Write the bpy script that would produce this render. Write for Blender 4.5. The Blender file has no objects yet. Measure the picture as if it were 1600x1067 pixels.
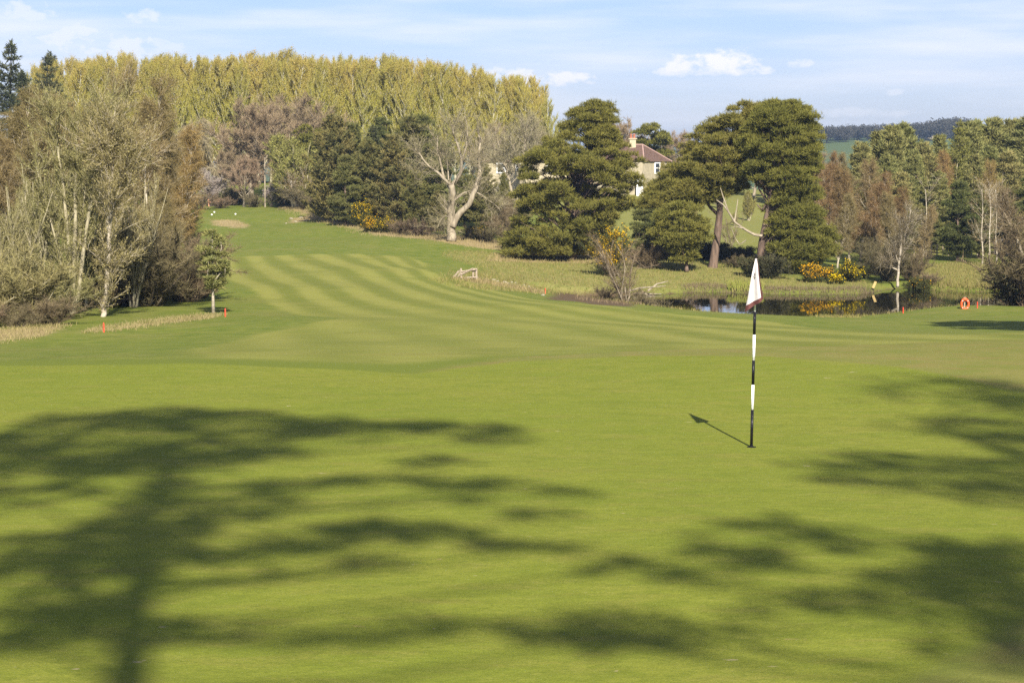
import bpy, math, random
import numpy as np
from mathutils import Vector

# ------------------------------------------------------------------ camera, sky, sun, exposure
S = bpy.context.scene
COL = S.collection
F_PX, HOR, EYE = 3180.0, 250.0, 3.26            # focal length in photo pixels, horizon row, eye height over the green
PITCH = math.atan((533.5 - HOR) / F_PX)
cam_d = bpy.data.cameras.new('camera'); cam = bpy.data.objects.new('camera', cam_d); COL.objects.link(cam)
cam_d.sensor_width = 36.0; cam_d.lens = 36.0 * F_PX / 1600.0
cam_d.clip_start = 0.1; cam_d.clip_end = 20000
cam.location = (0, 0, EYE); cam.rotation_euler = (math.pi/2 - PITCH, 0, 0)
S.camera = cam
S.view_settings.view_transform = 'Standard'; S.view_settings.look = 'None'
S.view_settings.exposure = 1.12; S.view_settings.gamma = 1
S.cycles.max_bounces = 6; S.cycles.diffuse_bounces = 3; S.cycles.glossy_bounces = 3
S.cycles.transmission_bounces = 4; S.cycles.volume_bounces = 0; S.cycles.transparent_max_bounces = 8
S.cycles.use_denoising = False

SUN_EL = math.radians(35.0)
SUN_H = np.array([0.46, -3.0]); SUN_H /= np.linalg.norm(SUN_H)
SUN = np.array([SUN_H[0]*math.cos(SUN_EL), SUN_H[1]*math.cos(SUN_EL), math.sin(SUN_EL)])   # towards the sun
sl = bpy.data.lights.new('sun', 'SUN'); so = bpy.data.objects.new('sun', sl); COL.objects.link(so)
sl.energy = 4.9; sl.angle = math.radians(0.6); sl.color = (1.0, 0.93, 0.80)
so.rotation_euler = Vector(SUN).to_track_quat('Z', 'Y').to_euler(); so.location = (20, -60, 60)

def world():
    w = bpy.data.worlds.new('World'); S.world = w; w.use_nodes = True
    nt = w.node_tree; N = nt.nodes; L = nt.links; N.clear()
    def n(t, **k):
        o = N.new(t)
        for a, b in k.items(): setattr(o, a, b)
        return o
    def m(op, a, b=None, c=None):
        o = n('ShaderNodeMath', operation=op)
        for i, v in enumerate((a, b, c)):
            if v is None: continue
            if isinstance(v, (int, float)): o.inputs[i].default_value = v
            else: L.new(v, o.inputs[i])
        return o.outputs[0]
    out = n('ShaderNodeOutputWorld'); bg = n('ShaderNodeBackground'); L.new(bg.outputs[0], out.inputs[0])
    bg.inputs[1].default_value = 0.077
    sky = n('ShaderNodeTexSky', sky_type='NISHITA'); sky.sun_disc = False
    sky.sun_elevation = SUN_EL; sky.sun_rotation = math.atan2(SUN[0], SUN[1])
    sky.altitude = 100; sky.air_density = 1.0; sky.dust_density = 0.3; sky.ozone_density = 3.0
    tc = n('ShaderNodeTexCoord'); sp = n('ShaderNodeSeparateXYZ'); L.new(tc.outputs['Generated'], sp.inputs[0])
    X, Y, Z = sp.outputs
    az = m('ARCTAN2', X, Y); el = m('ARCSINE', Z)
    # fine turbulence in sky direction
    cb = n('ShaderNodeCombineXYZ'); L.new(az, cb.inputs[0]); L.new(m('MULTIPLY', el, 1.6), cb.inputs[1])
    no = n('ShaderNodeTexNoise'); no.inputs['Scale'].default_value = 95; no.inputs['Detail'].default_value = 6; no.inputs['Roughness'].default_value = 0.62
    L.new(cb.outputs[0], no.inputs['Vector'])
    nz = m('SUBTRACT', no.outputs['Fac'], 0.5)
    puffs = [(1135,100,52,21,1.0),(1070,103,44,19,.95),(1100,112,105,11,.75),(878,124,60,13,.9),(818,121,36,15,.9),(760,118,34,12,.7),
             (1250,104,24,8,.55),(190,82,70,28,.6),(115,66,60,24,.62),(225,34,36,13,.55),(45,32,52,22,.55),(265,78,44,15,.45),(30,75,60,20,.4),
             (1340,178,90,9,.35),(1060,190,80,9,.3),(1480,106,50,8,.16),(1395,147,18,6,.4),(1560,120,70,16,.2)]
    tot = None
    for px, py, rx, ry, st in puffs:
        a0 = math.atan((px-800)/F_PX); e0 = (HOR-py)/F_PX
        dx = m('DIVIDE', m('SUBTRACT', az, a0), rx/F_PX); dy = m('DIVIDE', m('SUBTRACT', el, e0), ry/F_PX)
        d = m('ADD', m('MULTIPLY', dx, dx), m('MULTIPLY', dy, dy))
        v = m('ADD', m('SUBTRACT', 1.10, d), m('MULTIPLY', nz, 4.2))
        mr = n('ShaderNodeMapRange', interpolation_type='SMOOTHSTEP'); L.new(v, mr.inputs[0])
        mr.inputs[1].default_value = 0.0; mr.inputs[2].default_value = 1.15; mr.inputs[3].default_value = 0; mr.inputs[4].default_value = st
        tot = mr.outputs[0] if tot is None else m('MAXIMUM', tot, mr.outputs[0])
    # thin high veil streaks all round
    cb2 = n('ShaderNodeCombineXYZ'); L.new(m('MULTIPLY', az, 5), cb2.inputs[0]); L.new(m('MULTIPLY', el, 45), cb2.inputs[1])
    n2 = n('ShaderNodeTexNoise'); n2.inputs['Scale'].default_value = 1.3; n2.inputs['Detail'].default_value = 5; L.new(cb2.outputs[0], n2.inputs['Vector'])
    mr = n('ShaderNodeMapRange', interpolation_type='SMOOTHSTEP'); L.new(n2.outputs['Fac'], mr.inputs[0])
    mr.inputs[1].default_value = 0.36; mr.inputs[2].default_value = 0.74; mr.inputs[3].default_value = 0.0; mr.inputs[4].default_value = 0.62
    tot = m('MAXIMUM', tot, mr.outputs[0])
    tint = n('ShaderNodeMix', data_type='RGBA', blend_type='MULTIPLY'); tint.inputs[0].default_value = 1
    L.new(sky.outputs[0], tint.inputs[6]); tint.inputs[7].default_value = (0.57, 0.575, 0.80, 1)
    mix = n('ShaderNodeMix', data_type='RGBA'); L.new(tot, mix.inputs[0]); L.new(tint.outputs[2], mix.inputs[6])
    mix.inputs[7].default_value = (6.7, 6.6, 6.9, 1)
    L.new(mix.outputs[2], bg.inputs[0])
world()

# ------------------------------------------------------------------ pixel -> world rays
CP, SP = math.cos(PITCH), math.sin(PITCH)
def ray(px, py):
    u = (px-800)/F_PX; v = (py-533.5)/F_PX
    d = np.array([u, CP - v*SP, -SP - v*CP])
    return d / d[1]
def P(px, py, D):
    return np.array([0, 0, EYE]) + ray(px, py)*D

# ------------------------------------------------------------------ terrain height
CT = [(0,575,32),(300,571,32),(-200,575,32),
 (600,560,50),(400,560,48),(200,563,47),(0,568,46),(500,540,58),(500,500,75),(500,450,105),(500,400,150),(500,372,180),(400,350,205),(400,331,225),(440,326,226),
 (900,480,90),(1000,510,75),(1100,530,65),(800,540,58),(800,500,80),(700,460,105),(700,425,133),(1000,500,85),(1200,506,85),(1400,511,85),(1500,517,75),(1620,522,60),
 (1100,491,116),(1000,482,117),(900,468,120),(850,461,127),(1200,498,115),(1300,498,114),(1400,491,114),(1500,478,114),(1560,482,113),(1650,486,112),(1600,500,95),
 (850,450,135),(800,432,145),(1100,440,147),(1100,416,158),(1000,430,150),(950,402,163),(850,405,160),(750,382,172),(703,376,172),(600,362,185),(480,327,220),(560,350,196),
 (1140,385,188),(1140,335,240),(1140,305,272),(1010,300,240),(900,305,240),(780,310,235),
 (1190,430,152),(1250,441,147),(1330,445,145),(1400,448,144),(1500,445,147),(1500,400,187),(1600,400,187),(1400,405,182),(1300,410,175),(1600,450,145),
 (0,537,68),(150,517,73),(100,500,80),(330,491,86),(200,480,90),(0,482,90),(-200,480,88),(-200,540,66),(300,425,135),(250,520,73),(350,470,97),(340,440,118),
 (330,347,205),(300,331,222),(200,330,220),(0,332,220)]
cpts = [P(*c) for c in CT]
for x in (-9,-4,0,4,9):
    for y in (11,16,21,26): cpts.append(np.array([x,y,0.03*math.sin(x*.6+y*.35)]))
for x,y,z in [(-6,31,0),(-2,31,0),(2,32.5,.02),(5,35,.02),(9,37.0,-.06),(13,38.5,-.14),(20,38,-.15),(-14,20,0),(14,20,.05),(20,28,.05),(-20,28,-.1),
              (0,6,.75),(-5,6,.7),(6,6,.75),(0,0,1.6),(8,0,1.6),(-8,0,1.6),(0,-8,2.2),(12,-8,2.2),(-12,-8,2.1),(0,-25,3),(-30,-25,3),(30,-25,3),
              (20,52,-1.5),(30,60,-2),(40,90,-4),(60,110,-4.6),(75,150,-5.4),(-40,40,-.9),(-60,70,-2.2),(-70,120,-2.6),(-80,180,-2.4),(-80,240,-1.5),
              (-70,300,0),(-35,300,0),(0,300,0),(20,300,-.2),(60,300,-3),(100,300,-6),(-130,300,0),(90,230,-6),(120,180,-6),(130,100,-4),(-120,100,-2),(-120,-20,2),(120,-20,2),(100,40,-1)]:
    cpts.append(np.array([x,y,z],float))
cpts = np.array(cpts)
class RBF:
    def __init__(s, xy, val, lam=1e-7):
        s.c = xy; n = len(xy)
        K = s.k(xy, xy) + np.eye(n)*lam*50
        A = np.zeros((n+3, n+3)); A[:n,:n] = K; A[:n,n] = 1; A[:n,n+1:] = xy; A[n,:n] = 1; A[n+1:,:n] = xy.T
        s.w = np.linalg.solve(A, np.concatenate([val, [0,0,0]]))
    def k(s, a, b):
        d2 = ((a[:,None,:]-b[None,:,:])**2).sum(-1)
        return 0.5*d2*np.log(d2+1e-9)
    def __call__(s, xy):
        out = []
        for i in range(0, len(xy), 20000):
            q = xy[i:i+20000]; n = len(s.c)
            out.append(s.k(q, s.c)@s.w[:n] + s.w[n] + q@s.w[n+1:])
        return np.concatenate(out)
_rbf = RBF(cpts[:,:2]/100.0, cpts[:,2])
WATER = -6.0
def on_water(px, py):
    r = ray(px, py); D = (WATER-EYE)/r[2]
    return (r[0]*D, D)
POND = np.array([on_water(*p) for p in [(846,461),(905,462),(1000,461),(1100,456),(1200,459),(1300,460),(1345,459),(1372,454),(1395,450),(1450,453),(1560,457),(1720,460),
      (1730,500),(1500,502),(1350,503),(1250,503),(1150,497),(1060,489),(980,479),(900,471),(850,467)]])
def sdist(poly, xy):
    """signed distance to a polygon, positive inside"""
    out = np.full(len(xy), 1e9); ins = np.zeros(len(xy), bool)
    for a, b in zip(poly, np.roll(poly, -1, 0)):
        ab = b-a; ap = xy-a
        t = np.clip((ap@ab)/(ab@ab+1e-12), 0, 1)
        out = np.minimum(out, np.hypot(*(ap - t[:,None]*ab).T))
        c = ((a[1] > xy[:,1]) != (b[1] > xy[:,1]))
        xi = (b[0]-a[0])*(xy[:,1]-a[1])/(b[1]-a[1]+1e-12)+a[0]
        ins ^= c & (xy[:,0] < xi)
    return np.where(ins, out, -out)
def sstep(a, b, x):
    t = np.clip((x-a)/(b-a), 0, 1); return t*t*(3-2*t)
def height(xy):
    xy = np.atleast_2d(np.asarray(xy, float)); x, y = xy.T
    q = np.stack([np.clip(x,-135,135), np.clip(y,-30,320)], 1)
    z = _rbf(q/100.0)
    near = (y > 95) & (y < 185) & (np.abs(x) < 80)
    if near.any():
        s = sdist(POND, xy[near]); zz = z[near]
        zz = np.where(s < 0, np.maximum(zz, np.where(s > -25, -5.86, -20)), zz)
        zz = np.minimum(zz, np.where(s > -4, -5.88 - 0.55*s, 99))
        zz = np.maximum(zz, -6.9)
        z[near] = zz
    far = -8 + 25*np.exp(-((y-1230)/260)**2)*sstep(40,190,x)*(1-sstep(285,480,x)) + 58*np.exp(-((y-2700)/420)**2)*(0.9+.1*np.sin(x/170.))*sstep(-600,900,x)
    k = sstep(300, 430, y) ; k = np.maximum(k, sstep(120, 260, np.abs(x))*sstep(150,300,y))
    z = z*(1-k)+far*k
    return z
def hz(x, y): return float(height([[x, y]])[0])
_DD = np.arange(9, 330, 0.3)
def hit(px, py, dmin=9):
    r = ray(px, py); DD = _DD[_DD >= dmin]
    z = height(np.stack([r[0]*DD, DD], 1)); zr = EYE + r[2]*DD
    i = np.argmax(zr <= z); D = DD[i]
    if zr[i] > z[i]: D = DD[-1]
    return np.array([r[0]*D, D, hz(r[0]*D, D)])

# ------------------------------------------------------------------ materials
MATS = {}
def newmat(name):
    m = bpy.data.materials.new(name); m.use_nodes = True; m.node_tree.nodes.clear(); MATS[name] = m
    return m, m.node_tree.nodes, m.node_tree.links
def leafmat(name, c0, c1, transl=0.25, vary=0.25, hue=0.02):
    m, N, L = newmat(name)
    out = N.new('ShaderNodeOutputMaterial'); at = N.new('ShaderNodeAttribute'); at.attribute_name = 'tint'
    mx = N.new('ShaderNodeMix'); mx.data_type = 'RGBA'; L.new(at.outputs['Fac'], mx.inputs[0])
    mx.inputs[6].default_value = (*c0, 1); mx.inputs[7].default_value = (*c1, 1)
    oi = N.new('ShaderNodeObjectInfo'); hs = N.new('ShaderNodeHueSaturation')
    mr = N.new('ShaderNodeMapRange'); L.new(oi.outputs['Random'], mr.inputs[0]); mr.inputs[3].default_value = 1-vary; mr.inputs[4].default_value = 1+vary
    mh = N.new('ShaderNodeMapRange'); L.new(oi.outputs['Random'], mh.inputs[0]); mh.inputs[3].default_value = .5+hue; mh.inputs[4].default_value = .5-hue
    L.new(mr.outputs[0], hs.inputs['Value']); L.new(mh.outputs[0], hs.inputs['Hue']); L.new(mx.outputs[2], hs.inputs['Color'])
    d = N.new('ShaderNodeBsdfDiffuse'); t = N.new('ShaderNodeBsdfTranslucent'); s = N.new('ShaderNodeMixShader')
    L.new(hs.outputs[0], d.inputs[0]); L.new(hs.outputs[0], t.inputs[0]); s.inputs[0].default_value = transl
    L.new(d.outputs[0], s.inputs[1]); L.new(t.outputs[0], s.inputs[2]); L.new(s.outputs[0], out.inputs[0])
    return m
def barkmat(name, c0, c1, scale=6, stretch=.25, rough=.9):
    m, N, L = newmat(name)
    out = N.new('ShaderNodeOutputMaterial'); b = N.new('ShaderNodeBsdfPrincipled'); tc = N.new('ShaderNodeTexCoord')
    mp = N.new('ShaderNodeMapping'); mp.inputs['Scale'].default_value = (1,1,stretch); no = N.new('ShaderNodeTexNoise')
    no.inputs['Scale'].default_value = scale; no.inputs['Detail'].default_value = 4
    r = N.new('ShaderNodeValToRGB'); r.color_ramp.elements[0].position = .35; r.color_ramp.elements[1].position = .65
    r.color_ramp.elements[0].color = (*c0,1); r.color_ramp.elements[1].color = (*c1,1)
    bp = N.new('ShaderNodeBump'); bp.inputs['Strength'].default_value = .5; bp.inputs['Distance'].default_value = .03
    L.new(tc.outputs['Object'], mp.inputs[0]); L.new(mp.outputs[0], no.inputs['Vector']); L.new(no.outputs['Fac'], r.inputs[0])
    L.new(r.outputs[0], b.inputs['Base Color']); L.new(no.outputs['Fac'], bp.inputs['Height']); L.new(bp.outputs[0], b.inputs['Normal'])
    b.inputs['Roughness'].default_value = rough; b.inputs['Specular IOR Level'].default_value = .2; L.new(b.outputs[0], out.inputs[0])
    return m
def plain(name, c, rough=.6, spec=.3, var=.12, scale=8):
    return barkmat(name, tuple(v*(1-var) for v in c), tuple(min(1,v*(1+var)) for v in c), scale, 1, rough)

leafmat('poplar_leaf', (.420,.405,.080), (.440,.340,.115), .42, .10, .010)
leafmat('willow_bud', (.285,.268,.108), (.195,.175,.076), .25, .08)
leafmat('birch_twig', (.250,.195,.090), (.200,.150,.068), .15, .10, .012)
leafmat('birch_olive', (.290,.215,.075), (.230,.150,.065), .15, .10, .012)
leafmat('brown_twig', (.300,.222,.138), (.215,.155,.095), .1, .10, .01)
leafmat('rust_twig', (.220,.145,.064), (.155,.104,.047), .1, .10, .008)
leafmat('grey_twig', (.300,.258,.150), (.210,.178,.100), .1, .08)
leafmat('scots_needle', (.205,.185,.044), (.125,.125,.031), .2, .08, .01)
leafmat('pine_needle', (.105,.118,.040), (.150,.146,.050), .2, .15, .015)
leafmat('spruce_needle', (.060,.072,.036), (.095,.098,.046), .15, .15)
leafmat('fir_needle', (.175,.155,.050), (.105,.112,.042), .15, .2, .02)
leafmat('young_pine_needle', (.185,.190,.068), (.285,.262,.096), .2, .14, .018)
leafmat('larch_leaf', (.235,.240,.062), (.185,.180,.055), .3, .08)
leafmat('yellow_willow', (.300,.275,.085), (.230,.190,.072), .25, .06)
leafmat('gorse_needle', (.045,.055,.018), (.085,.075,.030), .1, .15)
leafmat('gorse_flower', (.64,.42,.012), (.52,.32,.01), .25, .05)
leafmat('blossom', (.46,.40,.36), (.28,.22,.19), .2, .08)
leafmat('bramble', (.190,.148,.085), (.130,.102,.060), .1, .15)
leafmat('bush_twig', (.175,.142,.078), (.115,.092,.050), .1, .12)
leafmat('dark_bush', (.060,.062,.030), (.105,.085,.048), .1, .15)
leafmat('far_leaf', (.070,.062,.050), (.050,.052,.044), .05, .2)
leafmat('straw', (.34,.26,.14), (.22,.185,.075), .2, .1)
leafmat('reed', (.20,.26,.045), (.30,.28,.09), .3, .1)
leafmat('tuft_grass', (.16,.175,.040), (.26,.215,.090), .25, .1)
barkmat('bark_grey', (.20,.165,.12), (.34,.29,.21), 5)
barkmat('bark_dark', (.055,.045,.036), (.12,.095,.07), 6)
barkmat('bark_pine', (.085,.060,.046), (.175,.122,.092), 5)
barkmat('bark_pine_limb', (.085,.062,.048), (.16,.115,.085), 5)
barkmat('bark_pale', (.27,.23,.17), (.46,.405,.315), 4, 2)
barkmat('bark_willow', (.24,.21,.135), (.38,.34,.23), 5)
barkmat('bark_poplar', (.34,.32,.22), (.48,.45,.33), 3, 2)
barkmat('wood_bleached', (.23,.185,.135), (.36,.295,.22), 9)
barkmat('wood_pink', (.42,.20,.12), (.50,.27,.17), 9)
plain('paint_white', (.80,.80,.78), .35, .4, .03)
plain('paint_black', (.010,.010,.012), .3, .4, .1)
plain('hole_shade', (.006,.006,.005), 1.0, 0.0, .1)  # black stands in for the shade down the hole
plain('paint_red', (.62,.07,.035), .5, .3, .1)
plain('buoy_orange', (.70,.10,.03), .45, .3, .06)
plain('tan_board', (.42,.30,.12), .6, .3, .1)
plain('stone_wall', (.32,.28,.195), .9, .1, .12, 3)
plain('cream_render', (.40,.345,.235), .9, .1, .05, 2)
plain('roof_tile', (.105,.066,.052), .9, .1, .2, 5)
plain('roof_ridge', (.30,.20,.17), .9, .1, .1, 5)
plain('chimney_clay', (.30,.12,.075), .8, .2, .1)
plain('window_glass', (.03,.035,.045), .1, .5, .1)
plain('field_stone', (.25,.225,.165), .9, .1, .25, 9)
plain('wire_grey', (.20,.18,.15), .7, .2, .1)
plain('flag_trim', (.105,.040,.036), .8, .2, .08)
plain('flag_ink', (.16,.14,.13), .8, .2, .1)
def flagmat():
    m, N, L = newmat('flag_cloth')
    out = N.new('ShaderNodeOutputMaterial'); d = N.new('ShaderNodeBsdfDiffuse'); t = N.new('ShaderNodeBsdfTranslucent'); s = N.new('ShaderNodeMixShader')
    wv = N.new('ShaderNodeTexNoise'); wv.inputs['Scale'].default_value = 60
    mx = N.new('ShaderNodeMix'); mx.data_type = 'RGBA'; L.new(wv.outputs['Fac'], mx.inputs[0]); mx.inputs[6].default_value = (.72,.66,.64,1); mx.inputs[7].default_value = (.80,.75,.73,1)
    L.new(mx.outputs[2], d.inputs[0]); L.new(mx.outputs[2], t.inputs[0]); s.inputs[0].default_value = .3
    L.new(d.outputs[0], s.inputs[1]); L.new(t.outputs[0], s.inputs[2]); L.new(s.outputs[0], out.inputs[0])
flagmat()
def watermat():
    m, N, L = newmat('pond_water')
    out = N.new('ShaderNodeOutputMaterial'); b = N.new('ShaderNodeBsdfPrincipled'); tc = N.new('ShaderNodeTexCoord'); no = N.new('ShaderNodeTexNoise'); bp = N.new('ShaderNodeBump')
    mp = N.new('ShaderNodeMapping'); mp.inputs['Scale'].default_value = (1,.6,1)
    L.new(tc.outputs['Object'], mp.inputs[0]); L.new(mp.outputs[0], no.inputs['Vector']); no.inputs['Scale'].default_value = 1.5; no.inputs['Detail'].default_value = 3
    L.new(no.outputs['Fac'], bp.inputs['Height']); bp.inputs['Strength'].default_value = .05; bp.inputs['Distance'].default_value = .05; L.new(bp.outputs[0], b.inputs['Normal'])
    b.inputs['Base Color'].default_value = (.012,.011,.006,1); b.inputs['Roughness'].default_value = .02; b.inputs['IOR'].default_value = 1.33
    L.new(b.outputs[0], out.inputs[0])
watermat()

def groundmat():
    m, N, L = newmat('turf')
    out = N.new('ShaderNodeOutputMaterial'); b = N.new('ShaderNodeBsdfPrincipled'); L.new(b.outputs[0], out.inputs[0])
    b.inputs['Roughness'].default_value = .95; b.inputs['Specular IOR Level'].default_value = .08
    geo = N.new('ShaderNodeNewGeometry'); pos = geo.outputs['Position']
    def att(n):
        a = N.new('ShaderNodeAttribute'); a.attribute_name = n; return a.outputs['Fac']
    def noise(scale, detail=4, sx=1, sy=1, rough=.6):
        mp = N.new('ShaderNodeMapping'); mp.inputs['Scale'].default_value = (sx,sy,1); L.new(pos, mp.inputs[0])
        o = N.new('ShaderNodeTexNoise'); o.inputs['Scale'].default_value = scale; o.inputs['Detail'].default_value = detail; o.inputs['Roughness'].default_value = rough
        L.new(mp.outputs[0], o.inputs['Vector']); return o.outputs['Fac']
    def rng(v, a, b_, c=0., d=1., smooth=True):
        o = N.new('ShaderNodeMapRange')
        if smooth: o.interpolation_type = 'SMOOTHSTEP'
        L.new(v, o.inputs[0])
        for i, k in enumerate((a,b_,c,d)): o.inputs[i+1].default_value = k
        return o.outputs[0]
    def math_(op, a, b_):
        o = N.new('ShaderNodeMath'); o.operation = op
        for i, v in enumerate((a,b_)):
            if isinstance(v, (int,float)): o.inputs[i].default_value = v
            else: L.new(v, o.inputs[i])
        return o.outputs[0]
    def mix(f, a, b_, mode='MIX'):
        o = N.new('ShaderNodeMix'); o.data_type = 'RGBA'; o.blend_type = mode
        if isinstance(f, (int,float)): o.inputs[0].default_value = f
        else: L.new(f, o.inputs[0])
        for i, v in ((6,a),(7,b_)):
            if isinstance(v, tuple): o.inputs[i].default_value = (*v,1)
            else: L.new(v, o.inputs[i])
        return o.outputs[2]
    nbig, nmid, nfine = noise(.22,3), noise(1.1,4), noise(9,4)
    vfine = noise(55,3,1,1,.7)
    streak = noise(3.2,5,.32,1.0)                     # mower drag, across the line of play
    # rough
    rough = mix(rng(nmid,.35,.65), (.104,.136,.020), (.146,.162,.030))
    rough = mix(rng(nbig,.45,.7,0,.55), rough, (.165,.160,.042))
    rough = mix(rng(noise(2.6,5,.5,1.,.75),.48,.68,0,.7), rough, (.085,.105,.018))
    rough = mix(rng(noise(1.7,5,.5,1.,.75),.54,.70,0,.5), rough, (.20,.185,.055))
    # dry banks
    dry = mix(rng(nmid,.35,.65), (.200,.185,.058), (.145,.160,.036))
    dry = mix(rng(nfine,.45,.75,0,.7), dry, (.27,.225,.090))
    col = mix(rng(att('dry'),.2,.8), rough, dry)
    straw = mix(rng(nfine,.35,.7), (.33,.255,.125), (.225,.175,.085))
    col = mix(rng(math_('ADD', att('straw'), math_('MULTIPLY', math_('SUBTRACT', noise(1.3,4,1,1,.7), .5), 1.6)),.45,.85), col, straw)
    # fairway with mower bands
    ph = att('stripe')
    sn = N.new('ShaderNodeMath'); sn.operation = 'SINE'; L.new(math_('ADD', math_('MULTIPLY', ph, 2*math.pi), math_('MULTIPLY', math_('SUBTRACT', noise(.5,3), .5), 1.6)), sn.inputs[0])
    band = rng(math_('MULTIPLY', sn.outputs[0], att('bandamp')), -.95, .95)
    fw = mix(band, (.126,.146,.024), (.212,.216,.048))
    fw = mix(rng(streak,.4,.75,0,.45), fw, (.175,.160,.042))
    fw = mix(rng(noise(.9,4,.4,1.,.65),.50,.68,0,.5), fw, (.205,.185,.048))
    fw = mix(rng(nbig,.5,.72,0,.5), fw, (.122,.140,.026))
    fw = mix(rng(noise(2.1,5,.4,1.,.75),.50,.70,0,.45), fw, (.112,.125,.024))
    fw = mix(rng(noise(1.4,5,.4,1.,.75),.55,.72,0,.5), fw, (.235,.222,.070))
    edge = math_('ADD', att('sd_fairway'), math_('MULTIPLY', math_('SUBTRACT', nmid, .5), .9))
    col = mix(rng(edge,-.35,.35), col, fw)
    col = mix(rng(math_('ADD', att('sd_green'), math_('MULTIPLY', math_('SUBTRACT', noise(.7,3), .5), .5)),-1.6,-.7), col, (.118,.142,.022))
    # fringe round the green
    fr = mix(rng(nmid,.35,.65), (.150,.160,.034), (.185,.172,.048))
    fr = mix(rng(noise(2.3,5,.5,1),.48,.68,0,.6), fr, (.205,.150,.055))
    fr = mix(rng(vfine,.45,.7,0,.6), fr, (.095,.115,.020))
    col = mix(rng(math_('ADD', att('sd_fringe'), math_('MULTIPLY', math_('SUBTRACT', nmid,.5), .8)),-.3,.3), col, fr)
    # putting green
    gr = mix(rng(nbig,.35,.65), (.158,.186,.020), (.186,.198,.027))
    gr = mix(rng(noise(.8,4,.4,1.),.45,.72,0,.6), gr, (.128,.165,.016))
    gr = mix(rng(streak,.48,.70,0,.5), gr, (.205,.172,.044))
    gr = mix(rng(noise(2.4,4,.45,1.,.65),.50,.66,0,.55), gr, (.112,.146,.013))
    gr = mix(rng(noise(1.3,4,.5,1.,.65),.54,.70,0,.55), gr, (.222,.214,.040))
    gr = mix(rng(noise(6,5,.55,1.,.75),.45,.66,0,.55), gr, (.118,.140,.014))
    gr = mix(rng(noise(4.3,5,.5,1.,.75),.54,.70,0,.6), gr, (.228,.222,.046))
    gr = mix(rng(noise(17,4,.6,1.,.75),.47,.68,0,.6), gr, (.096,.122,.012))
    gr = mix(rng(vfine,.40,.66,0,.60), gr, (.092,.118,.012))
    gr = mix(rng(noise(120,2,1,1,.7),.48,.68,0,.5), gr, (.235,.250,.055))
    gr = mix(rng(noise(1.9,5,.6,1.,.7),.67,.74,0,.6), gr, (.27,.20,.085))
    gr = mix(rng(noise(7,3,.6,1.,.6),.70,.76,0,.8), gr, (.33,.28,.15))
    col = mix(rng(math_('ADD', att('sd_green'), math_('MULTIPLY', math_('SUBTRACT', nmid,.5), .35)),-.12,.12), col, gr)
    col = mix(rng(att('mud'),.3,.8), col, mix(nfine, (.07,.05,.03), (.13,.09,.05)))
    col = mix(rng(att('farm'),.3,.8), col, (.075,.105,.035))
    L.new(col, b.inputs['Base Color'])
    bp = N.new('ShaderNodeBump'); bp.inputs['Strength'].default_value = .5; bp.inputs['Distance'].default_value = .02
    L.new(math_('ADD', vfine, math_('MULTIPLY', nfine, 1.2)), bp.inputs['Height']); L.new(bp.outputs[0], b.inputs['Normal'])
groundmat()

# ------------------------------------------------------------------ ground sheet
def polyhit(pts): return np.array([hit(*p)[:2] for p in pts])
GREEN = np.array([[-30,46]]+[]) if False else None
green_px = [(-300,575),(0,573),(300,570),(430,574),(560,580),(640,586),(800,566),(1000,556),(1200,559),(1400,574),(1500,592),(1600,622),(1750,690)]
GREEN = np.concatenate([polyhit(green_px), np.array([[9,19.5],[5.8,17.3],[4.2,15.2],[2.9,13.3],[1.6,11.5],[-3,9],[-14,8]])])
FRINGE = np.concatenate([polyhit([(632,588),(800,560),(1000,549),(1100,545)]), np.array([[5,35.5],[9,38.2],[13,39.6],[22,40],[30,30],[26,8],[0,5],[-16,5],[-14,8],[-3,9],[1.6,11.5],[2.9,13.3],[4.2,15.2],[5.8,17.3],[9,19.5],[8,28],[2,31]])])
FAIRWAY = np.concatenate([polyhit([(342,402),(440,399),(560,397),(640,402),(666,412),(668,424),(760,448),(880,473),(1000,486),(1200,502),(1500,521)]), np.array([[19,62],[22,44],[13,37],[5,33],[-2,30],[-11.5,30.5]]),
            polyhit([(300,566),(301,546),(400,523),(548,497),(470,493),(425,478),(345,432)])])
DRY = polyhit([(690,440),(742,452),(860,458),(1000,462),(1100,455),(1300,458),(1370,450),(1330,436),(1250,437),(1180,425),(1113,412),(960,402),(800,400),(740,392),(690,398),(760,420)])
DRY2 = polyhit([(1415,418),(1500,410),(1620,412),(1640,452),(1500,452),(1440,448)])
STRAW = [polyhit(p) for p in ([(-80,545),(0,534),(60,528),(96,516),(92,508),(0,515),(-80,520)], [(128,521),(220,511),(334,497),(332,491),(235,504),(140,515)],
        [(435,326),(500,345),(580,366),(640,372),(700,380),(780,392),(800,378),(690,366),(600,352),(520,328),(470,316)], [(330,352),(385,358),(390,352),(368,343),(330,343)], [(450,350),(500,343),(495,337),(455,341)],
        [(760,408),(1010,412),(1000,400),(840,396),(770,398)], [(706,436),(748,437),(790,446),(840,455),(852,461),(800,452),(740,441)])]
MUD = polyhit([(845,468),(905,472),(985,480),(1000,470),(960,455),(900,456),(860,458)])
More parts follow.
